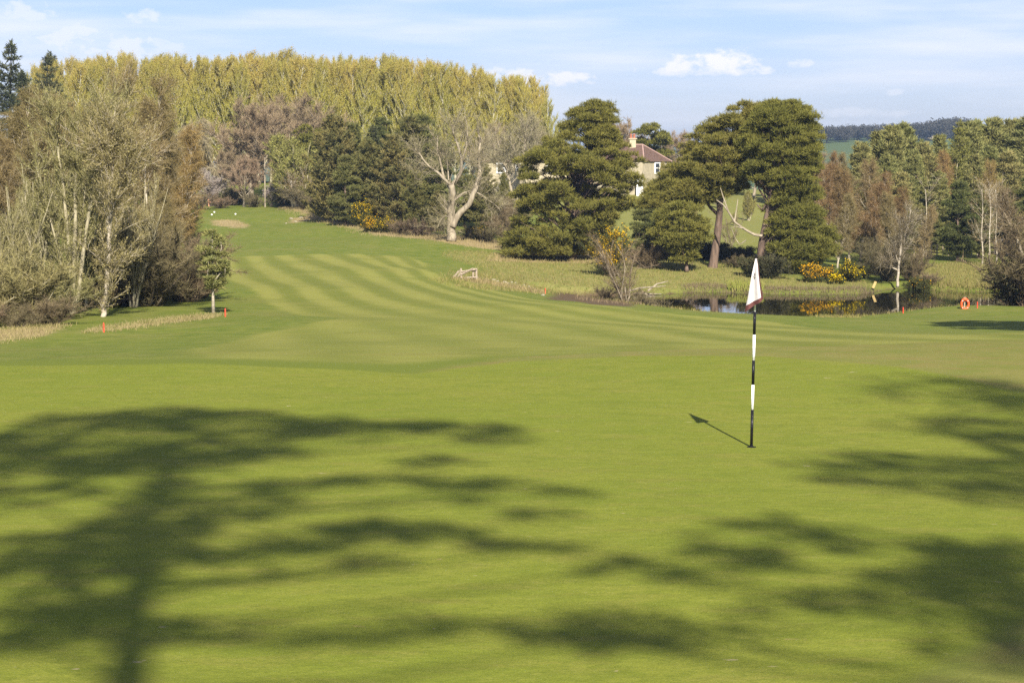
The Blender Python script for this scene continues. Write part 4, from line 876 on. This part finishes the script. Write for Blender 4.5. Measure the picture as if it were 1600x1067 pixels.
loc, tr, cr = skel(220, 1604, 470, 119, [([(1612,480),(1606,430),(1592,380),(1576,345),(1558,318)],.13,.04),([(1594,385),(1582,372),(1570,338)],.05,.02)], twN=3500, twL=.5, twW=.018)
finish('bare_tree', loc, (tr,cr), ('bark_grey','bush_twig'), 'bare tree leaning left over the pond at the right edge', 'bare tree')
for key, px, top, D, cat, lb in [('brown_bush',1392,386,149,'shrub','brown thicket left of the forked white birch'),('brown_bush',1425,392,150,'shrub','brown thicket right of the forked white birch'),('brown_bush',1375,372,156,'shrub','tall brown thicket behind the yellow gorse'),('shrub0',1452,424,146,'bramble','low bramble at the end of the thicket by the reeds'),
 ('brown_bush',1642,366,121,'shrub','brown thicket at the right edge of the pond'),('brown_bush',1672,350,118,'shrub','brown thicket cut by the right picture edge'),('dark_bush',1650,420,119,'bush','dark growth low in the right edge thicket'),('shrub1',1622,446,120,'bramble','straggling bramble at the left foot of the right edge thicket'),
 ('dark_bush',1350,412,152,'bush','dark bush right of the taller gorse'),('dark_bush',1258,408,156,'bush','dark bush between the flag pine and the gorse'),('grey_bush',978,374,129,'shrub','fine grey leafless shrub with a thin stem at the pond near the pines'),('shrub0',946,446,130,'bramble','red brown bramble left of the fine grey shrub at the pond'),('shrub1',1008,448,131,'bramble','sprawling bramble right of the fine grey shrub at the pond'),
 ('dark_bush',1195,398,150,'bush','dark growth at the foot of the trunk behind the flag')]:
    put(key, 'bush' if cat == 'bush' else 'shrub', px, top, D, lb, cat, wide=1.2)

# ------------------------------------------------------------------ gorse
def gorse(seed, px, top, D, R_, lab, bloom=1400, flat=1.):
    x = ray(px,300)[0]*D; z0 = hz(x,D); H = P(px,top,D)[2]-z0
    t, c, e = shrub(seed, R_, H, n=14, twN=2600, twL=.26, twW=.045, tuft=3)
    r = np.random.default_rng(seed); f = MB(); k = e[:,2] > H*.25; q = e[k]; cl = r.normal(size=(7,3)); 
    w = np.exp(-((q[:,None,:]-q[r.integers(0,len(q),16)][None])**2).sum(-1)/(2*(.30*R_)**2)).max(1)+.05; i = r.choice(len(q), bloom, p=w/w.sum())
    leaves(f, r, q[i]+r.normal(0,.09,(bloom,3))+np.array([0,-.06,.06]), .11, r.random(bloom))
    o = thing('gorse_bush', (x,D,z0), lab, 'gorse'); t.obj('stems','bark_dark',o,True); c.obj('foliage','gorse_needle',o); f.obj('blossom','gorse_flower',o)
gorse(401,956,354,149,1.35,'large round yellow gorse between the pyramid pine and the low bushy pine',3600)
gorse(402,1275,414,147,1.1,'yellow gorse nearest the flag on the far shore of the pond',2200)
gorse(403,1333,410,148,1.0,'taller yellow gorse left of the forked white birch',1900)
gorse(404,1306,430,146,.7,'small yellow gorse between the two larger ones on the pond shore',1100)
gorse(405,568,316,192,.9,'upper yellow gorse below the dark conifers',1500)
gorse(406,582,340,185,1.0,'lower left yellow gorse at the foot of the dark conifers',1700)
gorse(407,600,342,184,.9,'lower right yellow gorse at the foot of the dark conifers',1500)
gorse(408,748,352,177,.8,'small sparse orange gorse right of the leafless forked tree',450)
gorse(409,1437,432,145,.9,'sparse dull gorse right of the forked white birch',260)
gorse(410,1178,404,152,.6,'dull gorse hidden behind the flag',200)
gorse(411,508,314,212,.6,'small dull orange gorse left of the dark conifers',120)

# ------------------------------------------------------------------ house
D0 = 236.0; cx = P(1004,280,D0)[0]; zb = hz(cx, D0)-1.0; ze = P(1004,252,D0)[2]; zr_ = P(1004,226,D0)[2]
hs = thing('house', (cx,D0,zb), 'cream stone house with brown hipped roof half hidden behind the pyramid pine', 'house')
E = ze-zb; RZ = zr_-zb; Wm = 8.2; ang = math.radians(52); ux, uy = math.cos(ang), math.sin(ang)     # right wall runs back
Ls = (P(1045,252,D0)[0]-cx)/ux*1.12
A = np.array([0,0]); Bp = np.array([ux,uy])*Ls; lv = np.array([-uy*.0-1, .12]); lv /= np.linalg.norm(lv)
C_ = lv*Wm; Dp = C_+Bp
w_ = MB()
def wallq(m, pts, z0, z1):
    n = len(pts); V = [(p[0],p[1],z) for z in (z0,z1) for p in pts]; m.add(V, None, [[i,(i+1)%n,n+(i+1)%n,n+i] for i in range(n)]+[list(range(n,2*n))] if n == 4 else [])
wallq(w_, [A,Bp,Dp,C_], 0, E); w_.obj('wall','stone_wall',hs)
rf = MB(); cen = (A+Bp+C_+Dp)/4
def ov(p): return cen+(p-cen)*1.06
r1 = A+(Bp-A)*.5+lv*Wm*.30; r1 = np.array([P(1006,226,D0)[0]-cx, r1[1]]); r2 = r1+lv*Wm*.45
c4 = [ov(A),ov(Bp),ov(Dp),ov(C_)]
V = [(p[0],p[1],E-.05) for p in c4]+[(r1[0],r1[1],RZ),(r2[0],r2[1],RZ)]
rf.add(V,[[0,1,4],[2,3,5]],[[1,2,5,4],[3,0,4,5],[3,2,1,0]])
ro = rf.obj('roof','roof_tile',hs)
rg = MB()
for a_, b_ in ((0,4),(1,4),(4,5),(3,5),(2,5)): rg.tube(np.array([V[a_],V[b_]]),[.10,.10],5)
rg.obj('ridge_tiles','roof_ridge',ro)
ch = MB(); chx, chy = r1[0]-1.15, r1[1]; ch.box((chx,chy,RZ-.1),(.72,.7,1.5)); ch.box((chx,chy,RZ+.68),(1.0,.9,.12)); cho = ch.obj('chimney','cream_render',ro)
for k in (-.2,.18):
    pt = MB(); pt.tube(np.array([[chx+k,chy,RZ+.72],[chx+k,chy,RZ+.9],[chx+k,chy,RZ+1.25]]),[.17,.14,.16],9); pt.obj('chimney_pot','chimney_clay',ro)
def window(base, dirv, out, s, z0, w, h, parent=hs):
    c = np.array(base)+np.array(dirv)*s; a_ = math.atan2(dirv[1],dirv[0]); o3 = np.array([out[0],out[1]])
    f = MB(); q = c+o3*.04
    for du, dz, ww, hh in ((-w/2+.07,0,.14,h),(w/2-.07,0,.14,h),(0,h/2-.07,w-.28,.14),(0,-h/2+.07,w-.28,.14),(0,0,w-.28,.09)):
        f.box((q[0]+dirv[0]*du,q[1]+dirv[1]*du,z0+dz),(ww,.12,hh),a_)
    fo = f.obj('window','paint_white',parent); g_ = MB(); q = c+o3*.015; g_.box((q[0],q[1],z0),(w-.2,.06,h-.2),a_); g_.obj('pane','window_glass',fo)
nr = np.array([uy,-ux]); nl = np.array([lv[1],-lv[0]]); nl = nl if nl[1] < 0 else -nl
sR = (P(1029,262,D0)[0]-cx)/ux
window(A,(ux,uy),nr,sR,P(1029,263,D0)[2]-zb,1.15,1.35); 
window(A,tuple(lv),nl,5.6,P(980,263,D0)[2]-zb,1.0,1.3)
pcx = P(999,286,D0)[0]-cx; dz_ = P(999,286,D0)[2]-zb; po = MB(); po.box((pcx,-.40,dz_/2+.3),(.75,.7,dz_+.6)); pr_ = po.obj('porch','paint_white',hs)
pdm = MB(); pdm.box((pcx+.05,-.772,dz_-.05),(.34,.04,.75)); pdm.obj('door','window_glass',pr_); pdm = MB(); pdm.box((pcx,-.40,dz_+.68),(.9,.85,.12)); pdm.obj('porch_roof','roof_tile',pr_)
wg = MB(); W0 = C_+np.array([0,.6]); wl = lv*10.6; ez = P(790,253,D0)[2]-zb
wallq(wg,[W0, W0+np.array([0,5.]), W0+wl+np.array([0,5.]), W0+wl],0,ez); wg.obj('wall','cream_render',hs)
wr = MB(); mid_ = W0+wl/2+np.array([0,2.5]); wr.box((mid_[0],mid_[1],ez+.09),(10.9,5.5,.18),math.atan2(lv[1],lv[0])); wr.obj('roof','roof_tile',hs)
for px_ in (783,813,862):
    s_ = (P(px_,262,D0)[0]-cx-W0[0])/lv[0]; window(W0,tuple(lv),nl,s_,P(px_,263,D0)[2]-zb,1.1,1.25)

# ------------------------------------------------------------------ flagstick
b0 = hit(1174,700); x0, y0, z0 = b0
fs = thing('flagstick', (x0,y0,z0), 'black and white striped flagstick with a drooping white triangular flag on the green', 'flagstick')
def zat(py): return P(1174,py,y0)[2]-z0
HT = zat(404); LEAN = .032
def ax(z_): return np.array([LEAN*z_/HT, 0, z_])
segs = [(-.05,zat(640),'paint_black'),(zat(640),zat(601),'paint_white'),(zat(601),zat(563),'paint_black'),(zat(563),zat(523),'paint_white'),(zat(523),zat(487),'paint_black'),(zat(487),HT,'paint_white')]
for a_, b_, mt in segs:
    s_ = MB(); s_.tube(np.array([ax(a_),ax(b_)]), [.0165,.0165] if b_ < HT else [.0115,.0115], 14); s_.obj('pole_band', mt, fs, True)
s_ = MB(); s_.tube(np.array([ax(HT),ax(HT+.03),ax(HT+.045)]),[.014,.014,.006],10); s_.obj('finial','paint_black',fs)
s_ = MB(); s_.tube(np.array([ax(0)+[0,0,-.01],ax(.02)]),[.024,.022],14); s_.obj('ferrule','paint_black',fs)
def flagpt(u, v):
    """u 0 at hoist edge .. 1 at the hanging lower-left tip edge, v 0 at the top .. 1 at the hem; pleated and drooping"""
    def pxy(px_, py_): q = P(px_, py_, y0); return np.array([q[0]-x0, q[2]-z0])
    L_ = [(1180,403),(1177.5,414),(1174,430),(1171,447),(1167.5,467),(1163,487)]; Rr = [(1182,403),(1184.5,414),(1186,428),(1188,443),(1190,456),(1192,466)]
    t = np.linspace(0,1,6); l_ = [np.interp(v,t,[q[k] for q in L_]) for k in (0,1)]; r_ = [np.interp(v,t,[q[k] for q in Rr]) for k in (0,1)]
    q = pxy(r_[0]+(l_[0]-r_[0])*u, r_[1]+(l_[1]-r_[1])*u)
    dep = -.03-.075*v*(math.sin(u*math.pi*1.15+.2))+.035*v*math.sin(u*9+1+v*2)-.02*v
    return np.array([q[0], dep, q[1]])
NU, NV = 22, 30
def patch(us, vs, off=0.):
    m = MB(); V = np.array([flagpt(u,v)+np.array([0,off,0]) for v in vs for u in us]); n = len(us)
    m.add(V, None, [[j*n+i,j*n+i+1,(j+1)*n+i+1,(j+1)*n+i] for j in range(len(vs)-1) for i in range(n-1)]); return m
fo = patch(np.linspace(.15,1,NU), np.linspace(.02,.90,NV)).obj('flag','flag_cloth',fs,True)
tr_ = patch(np.linspace(0,.15,6), np.linspace(0,.90,NV)); tr_.add(np.concatenate(patch(np.linspace(0,1,NU), np.linspace(.90,1,6)).V), None, np.concatenate(patch(np.linspace(0,1,NU), np.linspace(.90,1,6)).Q)); tr_.obj('flag_border','flag_trim',fo,True)
em = MB()
for k in range(5):
    a_ = k*1.26; em.add(np.concatenate(patch(np.array([.62,.70])+.07*math.cos(a_), np.array([.40,.445])+.045*math.sin(a_), -.004).V), None, [[0,1,3,2]])
em.obj('flag_emblem','flag_ink',fo)
hc = MB(); hc.tube(np.array([[x0,y0,z0-.05],[x0,y0,z0+.004]]),[.054,.054],24); tag(hc.obj('hole_disc','hole_shade'),'black disc standing for the shaded hole at the foot of the striped flagstick','golf hole')  # turf is not cut: flat black cap painted as the hole's shade

# ------------------------------------------------------------------ small things
for px, py, lb in ((162,519,'red stake at the straw ditch edge below the left wood'),(352,495,'red stake in the grass right of the small pine sapling'),(1411,490,'red stake on the near bank below the forked white birch'),(1527,482,'red stake just right of the orange lifebuoy'),(852,459,'red stake at the left end of the pond')):
    h_ = hit(px,py); o = thing('hazard_stake', h_, lb, 'stake'); m_ = MB(); m_.box((0,0,.13),(.05,.05,.36),.4,None,.9); m_.box((0,0,.33),(.035,.035,.04),.4,None,.5); m_.obj('post','paint_red',o)
h_ = hit(1507,483); lb = thing('lifebuoy', h_, 'orange lifebuoy hung on a short post at the near edge of the pond', 'lifebuoy')
m_ = MB(); nA, nB = 40, 12
zc_ = P(1507,475,h_[1])[2]-h_[2]
V = []
for i in range(nA):
    a_ = i*2*math.pi/nA
    for j in range(nB):
        b_ = j*2*math.pi/nB; rr_ = 1+.30*math.cos(b_); V.append((.20*rr_*math.cos(a_), -.10+.07*math.sin(b_), zc_+.27*rr_*math.sin(a_)))
m_.add(V, None, [[i*nB+j, ((i+1)%nA)*nB+j, ((i+1)%nA)*nB+(j+1)%nB, i*nB+(j+1)%nB] for i in range(nA) for j in range(nB)]); m_.obj('ring','buoy_orange',lb,True)
m_ = MB()
for a_ in (.78,2.36,3.93,5.5): m_.box((.20*math.cos(a_),-.10,zc_+.27*math.sin(a_)),(.04,.155,.03)); 
m_.obj('strap','paint_white',lb)
m_ = MB(); m_.box((0,.02,zc_*.5+.1),(.07,.06,zc_+.42)); m_.box((0,.0,zc_+.36),(.13,.09,.05)); m_.obj('post','wood_bleached',lb)
h_ = hit(1366,455,130); sg = thing('marker_board', h_, 'small leaning tan board on the far shore of the pond', 'board')
m_ = MB(); tl = np.array([[math.cos(.4),0,math.sin(.4)],[0,1,0],[-math.sin(.4),0,math.cos(.4)]]); m_.box((0,0,.45),(.17,.05,.5),0,tl); m_.obj('board','tan_board',sg); m_ = MB(); m_.box((-.02,.06,.2),(.05,.05,.6)); m_.obj('post','bark_dark',sg)
# timber rails
h_ = hit(728,436); tf = thing('timber_hurdle', h_, 'small weathered wooden rail frame with leaning poles beside the fairway', 'wooden fence'); sc = h_[1]/F_PX
q = lambda px, py, dy=0: np.array([(px-728)*sc, dy, (436-py)*sc])
for px in (720.5,744.5,739.5): m_ = MB(); m_.box(q(px,429)+[0,.1 if px==739.5 else 0,0],(.11,.10,.76)); m_.obj('post','wood_bleached',tf)
for a_, b_ in (((721,425),(745,421.5)),((721,435),(744,434)),((720,430),(739,420))): m_ = MB(); m_.bar(q(*a_,-.07),q(*b_,-.07),.09); m_.obj('rail','wood_bleached',tf)
for a_, b_ in (((707,434),(719,423)),((710,434),(716,424)),((714,435),(720,426)),((746,435),(741,420))): m_ = MB(); m_.bar(q(*a_,-.03),q(*b_,.15),.07); m_.obj('leaning_pole','wood_bleached',tf)
# tee furniture
for px, py, lb in ((335,333,'white tee marker leftmost on the far tee'),(331,337,'white tee marker nearer the wood on the far tee'),(368,336,'white tee marker nearest the middle of the far tee')):
    h_ = hit(px,py,180); o = thing('tee_marker', h_, lb, 'tee marker'); m_ = MB(); pts = [(0,0,-.01+.012*k) for k in range(16)]; m_.tube(np.array(pts), [.012+.08*math.sqrt(max(0,1-((k-7.5)/7.6)**2)) for k in range(16)], 12); m_.obj('ball','paint_white',o,True)
h_ = np.array([P(336,312,234)[0],234,0]); h_[2] = hz(h_[0],234); bn = thing('bench', h_, 'orange wooden bench in the shade behind the far tee', 'bench')
zt = P(336,311,234)[2]-h_[2]
for dx in (-.7,.7): m_ = MB(); m_.box((dx,0,zt/2),(.09,.09,zt)); m_.box((dx,-.22,.22),(.08,.08,.44)); m_.obj('leg','wood_pink',bn)
m_ = MB(); m_.box((0,-.13,.47),(1.7,.44,.05)); m_.obj('seat','wood_pink',bn)
m_ = MB(); m_.box((0,.062,zt-.1),(1.7,.03,.14)); m_.box((0,.062,zt-.32),(1.7,.03,.12)); m_.obj('backrest','wood_pink',bn)
x_ = P(414,300,231)[0]; zb_ = hz(x_,231); zt = P(414,247,231)[2]-zb_; tp = thing('telegraph_pole', (x_,231,zb_), 'thin pale telegraph pole behind the far tee', 'pole')
m_ = MB(); m_.tube(np.array([[0,0,-.3],[0,0,zt*.5],[.02,0,zt]]),[.085,.075,.065],8); m_.obj('pole','bark_grey',tp); m_ = MB(); m_.tube(np.array([[.02,0,zt],[.02,0,zt+.06]]),[.08,.02],8); m_.obj('cap','bark_grey',tp)
# plantation fence
fp = [(px, 186.+(px-1430)*.02) for px in range(1428,1570,9)]
f0 = np.array([ray(px,400)[0]*D for px,D in fp]); fz_ = np.array([hz(x,D) for x,(px,D) in zip(f0,fp)])
fn = thing('wire_fence', (f0[0],fp[0][1],fz_[0]), 'low post and wire fence along the foot of the right-hand plantation', 'fence')
for x,(px,D),zz in zip(f0,fp,fz_): m_ = MB(); m_.box((x-f0[0],D-fp[0][1],zz-fz_[0]+.5),(.10,.10,1.15)); m_.obj('post','wood_bleached',fn)
for hh in (.3,.6,.95): m_ = MB(); m_.tube(np.array([[x-f0[0],D-fp[0][1]-.06,zz-fz_[0]+hh] for x,(px,D),zz in zip(f0,fp,fz_)]),.012,4); m_.obj('wire','wire_grey',fn)
# fallen bough by the pond
fb = MB(); h_ = hit(985,468,118); r = np.random.default_rng(77)
for a_, b_ in (((-1.2,.5,.1),(2.4,-.2,.85)),((.2,.2,.3),(2.2,.6,.25)),((.8,0,.45),(1.6,-.6,.2)),((1.2,0,.5),(2.6,.2,1.15))):
    a_ = np.array(a_); b_ = np.array(b_); fb.tube(np.array([a_,(a_+b_)/2+r.normal(0,.08,3),b_]),[.07,.05,.02],6)
tag(fb.obj('fallen_bough','bark_grey',loc=h_),'fallen grey bough lying over the water edge by the fine grey shrub','branch')
# scattered stones
r = np.random.default_rng(90)
def stone(px, py, s_, lb, grp=None):
    h_ = hit(px,py,90); m_ = MB(); V = nrm(r.normal(size=(60,3))); 
    import bmesh
    bm = bmesh.new(); bmesh.ops.create_icosphere(bm, subdivisions=2, radius=1)
    for v in bm.verts: k = 1+.22*math.sin(v.co.x*3.1+px)+.18*math.sin(v.co.y*4.3+py*2); v.co = Vector((v.co.x*s_*k*1.3, v.co.y*s_*k, v.co.z*s_*k*.75+s_*.25))
    me = bpy.data.meshes.new('stone'); bm.to_mesh(me); bm.free(); me.materials.append(MATS['field_stone']); o = bpy.data.objects.new('stone', me); COL.objects.link(o); o.location = h_; tag(o, lb, 'stone', grp)
for px, py, s_ in ((771,438,.16),(777,440,.13),(789,442,.2),(794,444,.17),(799,442,.18),(805,443,.14),(818,447,.18),(826,448,.12),(848,462,.16)):
    stone(px,py,s_*.55,'pale stone in the scatter between the timber frame and the pond end','stones by the pond end')
for px, py, s_ in ((455,343,.25),(462,347,.2),(470,341,.22),(478,344,.18),(447,350,.16)):
    stone(px,py,s_*.6,'pale stone in the scatter on the grass right of the far tee','stones right of the far tee')

# ------------------------------------------------------------------ grasses (uncountable)
def blades(name, mat, P2, hgt, wid, seed, lab, lean=.35, tint=None):
    r = np.random.default_rng(seed); n = len(P2); zz = height(P2); b = MB(); p = np.column_stack([P2, zz-.02]); d = nrm(np.column_stack([r.normal(0,lean,(n,2)), np.ones(n)]))
    twigs(b, r, p, d, hgt*r.uniform(.5,1.25,n), wid, r.random(n) if tint is None else tint, .25)
    return tag(b.obj(name, mat), lab, name.replace('_',' '), kind='stuff')
def inpoly(poly, n, seed, soft=0.):
    r = np.random.default_rng(seed); lo, hi = poly.min(0), poly.max(0); out=[]; c=0
    while c < n:
        q = lo+(hi-lo)*r.random((n*2,2)); q = q[sdist(poly,q) > -soft*r.random(len(q))]; out.append(q); c += len(q)
    return np.concatenate(out)[:n]
pts = np.concatenate([inpoly(STRAW[0],2600,1,.9), inpoly(STRAW[1],2200,2,.9)])
blades('straw_grass','straw',pts,.17,.022,3,'pale dead grass fringing the ditch below the left wood')
pts = np.concatenate([inpoly(STRAW[2],8000,4,1.6), inpoly(STRAW[5],2200,5,.4), inpoly(STRAW[6],1500,6,.4), inpoly(STRAW[4],250,7,.4), inpoly(STRAW[3],250,8,.3)])
blades('dead_grass','straw',pts,.30,.03,9,'tan dead grass along the foot of the conifers and the pine bank')
pts = np.concatenate([inpoly(DRY,15000,11,1.0), inpoly(DRY2,14000,12,1.0)])
blades('bank_grass','tuft_grass',pts,.26,.035,13,'rough olive grass on the bank under the pines and by the plantation')
shore = polyhit([(1010,468),(1080,463),(1190,465),(1300,466),(1365,458),(1365,452),(1290,456),(1180,455),(1050,455)])
RD = np.array([on_water(*p) for p in [(1138,457),(1190,459),(1190,455),(1138,453)]])
pts = inpoly(RD,1500,14,.2); blades('green_reeds','reed',pts,.45,.05,15,'bright green reeds at the far shore left of the flag',.15)
RD2 = np.array([on_water(*p) for p in [(1455,455),(1565,457.5),(1580,451),(1455,449)]]); FSH = np.array([on_water(*p) for p in [(1070,461.5),(1095,459),(1200,462),(1300,463),(1365,459),(1365,456),(1300,458),(1200,456.5),(1095,453.5),(1070,455)]]); pts = inpoly(FSH,5200,33,.3)
blades('shore_sedge','bramble',pts,.30,.03,34,'brown sedge fringing the far shore of the pond',.3)
pts = inpoly(RD2,1500,16,.2)
blades('pale_reeds','tuft_grass',pts,.50,.04,17,'pale reeds along the far shore below the plantation',.2)
NB = polyhit([(1285,494),(1340,494),(1340,497),(1285,497)]); NB = NB+np.array([0,1.0]); pts = np.concatenate([inpoly(NB,1300,18,.5), inpoly(np.array([[x,y] for x,y in zip(np.concatenate([POND[13:21,0],POND[20:12:-1,0]]),np.concatenate([POND[13:21,1]-.3,POND[20:12:-1,1]-2.0]))]),1500,19,.3)])
blades('shore_grass','tuft_grass',pts,.20,.03,20,'tufted grass along the near edge of the pond')
pts = inpoly(polyhit([(905,470),(985,477),(1045,474),(1040,462),(960,456),(905,458)]),700,21,.4); blades('sedge','bramble',pts,.32,.03,22,'brown sedge at the left end of the pond')

# ------------------------------------------------------------------ pines behind the viewpoint that shade the green
def shade_tree(seed, bx, by, base_r, trunk, lobes, conv, lab, pick, spread=2.2, low=None, dens=68):
    r = np.random.default_rng(seed); zb_ = hz(bx,by); tr = MB(); cr = MB()
    T = np.array(trunk,float); st = np.column_stack([T[:,0]-bx, T[:,1]-by, T[:,2]-zb_]); n = len(st); rad = np.linspace(base_r, .05, n); rad[0] *= 1.3; tr.tube(st, rad, 10)
    for x_, y_, rx, ry, den in lobes:
        (px,py), = conv([(x_,y_)]); g_ = hit(px,py) if py > 560 else None
        if not pick(px,py): continue
        sc_ = g_[1]/F_PX; rxm = rx*pick(px,py)*sc_; ryp = ry*pick(px,py); dD = ryp*g_[1]**2/(F_PX*EYE)
        # trunk axis at the height where the sun line through the lobe passes the tree
        dy = r.uniform(-spread,spread); k = (by+dy-g_[1])/SUN[1]; c = g_+SUN*k
        c = c-np.array([bx,by,zb_]); n_ = int(dens*den**.8*rxm*dD*1.2)+10
        pad(cr, r, c, rxm, dD*.55, dD*.42, n_, .30, .06, 5)
        zs = c[2]-.35*math.hypot(c[0]-np.interp(c[2],st[:,2],st[:,0]), c[1]); s0 = np.array([np.interp(zs,st[:,2],st[:,q]) for q in range(3)])
        mid = (s0+c)/2+np.array([0,0,-.15]); tr.tube(np.array([s0,(s0+mid)/2+r.normal(0,.05,3),mid,(mid+c)/2,c]), np.linspace(.05,.015,5), 5)
    o = thing('pine_tree', (bx,by,zb_), lab, 'pine'); tr.obj('trunk','bark_pine',o,True); cr.obj('crown','scots_needle',o)
cl = lambda l: [(a/1.6, 600+b/1.6) for a,b in l]; crr = lambda l: [(800+a/2, 560+b/2) for a,b in l]
LL = [(60,165,90,30,1.3),(220,110,110,25,1.2),(420,85,90,18,1.4),(600,100,110,22,1.2),(350,125,130,20,.7),(230,180,150,30,1),(120,230,150,28,1.2),(300,215,120,32,1.2),(480,180,90,30,1),(640,140,80,25,1.1),(760,120,60,22,.8),(850,125,90,26,1.4),(1040,115,55,14,1.2),(1160,125,90,16,1.2),(1240,145,50,16,.7),
 (1090,205,50,18,.8),(1130,290,50,25,.6),(960,255,110,11,1.3),(740,265,90,14,1),(1260,265,50,9,.8),(1400,290,50,11,.5),(1370,345,60,14,.5),(850,395,110,24,1.2),(1000,375,110,20,1.2),(1120,395,80,18,1),(720,430,80,18,1.1),(1320,430,90,17,1),(930,470,60,16,.5),(600,470,100,18,.5),(1560,475,50,13,.6),
 (560,630,100,20,1.1),(760,650,120,16,.7),(1100,650,130,18,1.1),(1400,660,80,18,.5),(1500,610,80,10,.5),(60,290,100,38,.7),(250,430,100,40,.9),(100,420,120,30,.7),(60,500,110,46,1),(200,480,110,30,1.2),(280,400,70,40,1),(390,420,60,55,1),(380,330,70,45,1),(560,350,70,22,1),(640,310,60,18,1),(480,380,70,26,1),(420,270,50,28,.9),(520,200,100,25,.8),(650,190,90,22,.6),
 (130,600,90,28,1.1),(240,600,70,28,1),(120,660,60,28,1),(40,690,60,36,.6),(300,590,50,36,.7),(40,590,60,16,.6),(150,560,60,14,.6)]
# trunk line: shadow points on the turf carried back up the sun direction to the tree
def trunk_from(pts, by):
    out = []
    for px,py in pts:
        g_ = hit(px,py); k = (by-g_[1])/SUN[1]; out.append(g_+SUN*k)
    return out
BY = -7.5
tl_ = trunk_from(cl([(320,745),(335,600),(350,480),(365,380),(395,280),(415,200),(430,120)]), BY)
bx_ = tl_[0][0]+.05; tl_ = [np.array([bx_,BY,hz(bx_,BY)-.2]), np.array([bx_+.03,BY,hz(bx_,BY)+5])]+tl_
shade_tree(501, bx_, BY, .19, tl_, LL, cl, 'tall pine behind the viewpoint shading the left of the green', lambda px,py: 1.0)
RL = [(1420,110,150,36,.9),(1580,130,60,36,.9),(1480,225,140,28,1.2),(1580,270,60,24,1.1),(1150,325,70,13,.8),(1250,370,130,32,1.2),(1400,350,190,28,1.2),(1400,420,130,28,1),(1560,440,100,36,.8),(1000,345,80,9,.5),(1120,395,90,13,.6),(840,565,120,40,.8),(720,640,80,26,1.2),(790,660,60,18,1),(680,710,80,22,.8),
 (1070,590,80,22,.8),(1190,620,90,22,.8),(380,680,70,16,.8),(1550,660,120,46,1.3),(1500,740,180,38,1.6),(1350,710,120,22,1),(1570,760,80,110,1.6),(1250,800,140,36,.7),(1400,830,150,36,.9),(900,840,80,36,.5),(1050,760,80,18,.5),(680,900,110,28,1.1),(500,870,90,16,1),(420,955,70,28,1),(170,910,60,22,.5),(330,920,50,18,.5),(1500,950,120,46,.8),(1580,985,60,36,.9),(1680,700,90,80,1.4),(1700,850,90,90,1.4),(1700,300,90,40,1.2),(1700,420,90,50,1.2),(1690,180,80,40,1)]
bx2 = 10.2
shade_tree(502, bx2, BY, .30, [(bx2,BY,hz(bx2,BY)-.2),(bx2,BY,hz(bx2,BY)+6),(bx2-.2,BY,hz(bx2,BY)+12),(bx2+.1,BY,hz(bx2,BY)+17),(bx2,BY,hz(bx2,BY)+21)], RL, crr, 'broad pine behind the viewpoint shading the right of the green', lambda px,py: 1.0, dens=32)
# tree standing just outside the right edge, shading the far right of the fairway
g_ = hit(1590,508); yb = 68.0; k = (yb-g_[1])/SUN[1]; c_ = g_+SUN*k; xr = c_[0]+.3; zr2 = hz(xr,yb)
put('round_pine','pine_tree',0,0,0,'x','pine') if False else None
tm, cm, H_, pn = PROTO['round_pine']; o = thing('pine_tree',(xr,yb,zr2),'round-headed pine just outside the right edge shading the fairway end','pine',scale=(1.3,1.2,(c_[2]-zr2+3.2)/8))
for mm, nn in ((tm,'trunk'),(cm,'crown')): q_ = bpy.data.objects.new(nn,mm); COL.objects.link(q_); q_.parent = o
print('objects', len(bpy.data.objects), 'tris', sum(len(m.polygons) for m in bpy.data.meshes))

# ------------------------------------------------------------------ air between here and the far ridge
hm = bpy.data.materials.new('air'); hm.use_nodes = True; N_ = hm.node_tree.nodes; N_.clear()
ho = N_.new('ShaderNodeOutputMaterial'); hv = N_.new('ShaderNodeVolumePrincipled'); hv.inputs['Color'].default_value = (.50,.70,1.0,1); hv.inputs['Density'].default_value = .00018; hv.inputs['Anisotropy'].default_value = .2
hm.node_tree.links.new(hv.outputs[0], ho.inputs['Volume']); MATS['air'] = hm
hb = MB(); hb.box((0,4380,20),(13200,9400,90)); tag(hb.obj('haze','air'), kind='stuff')
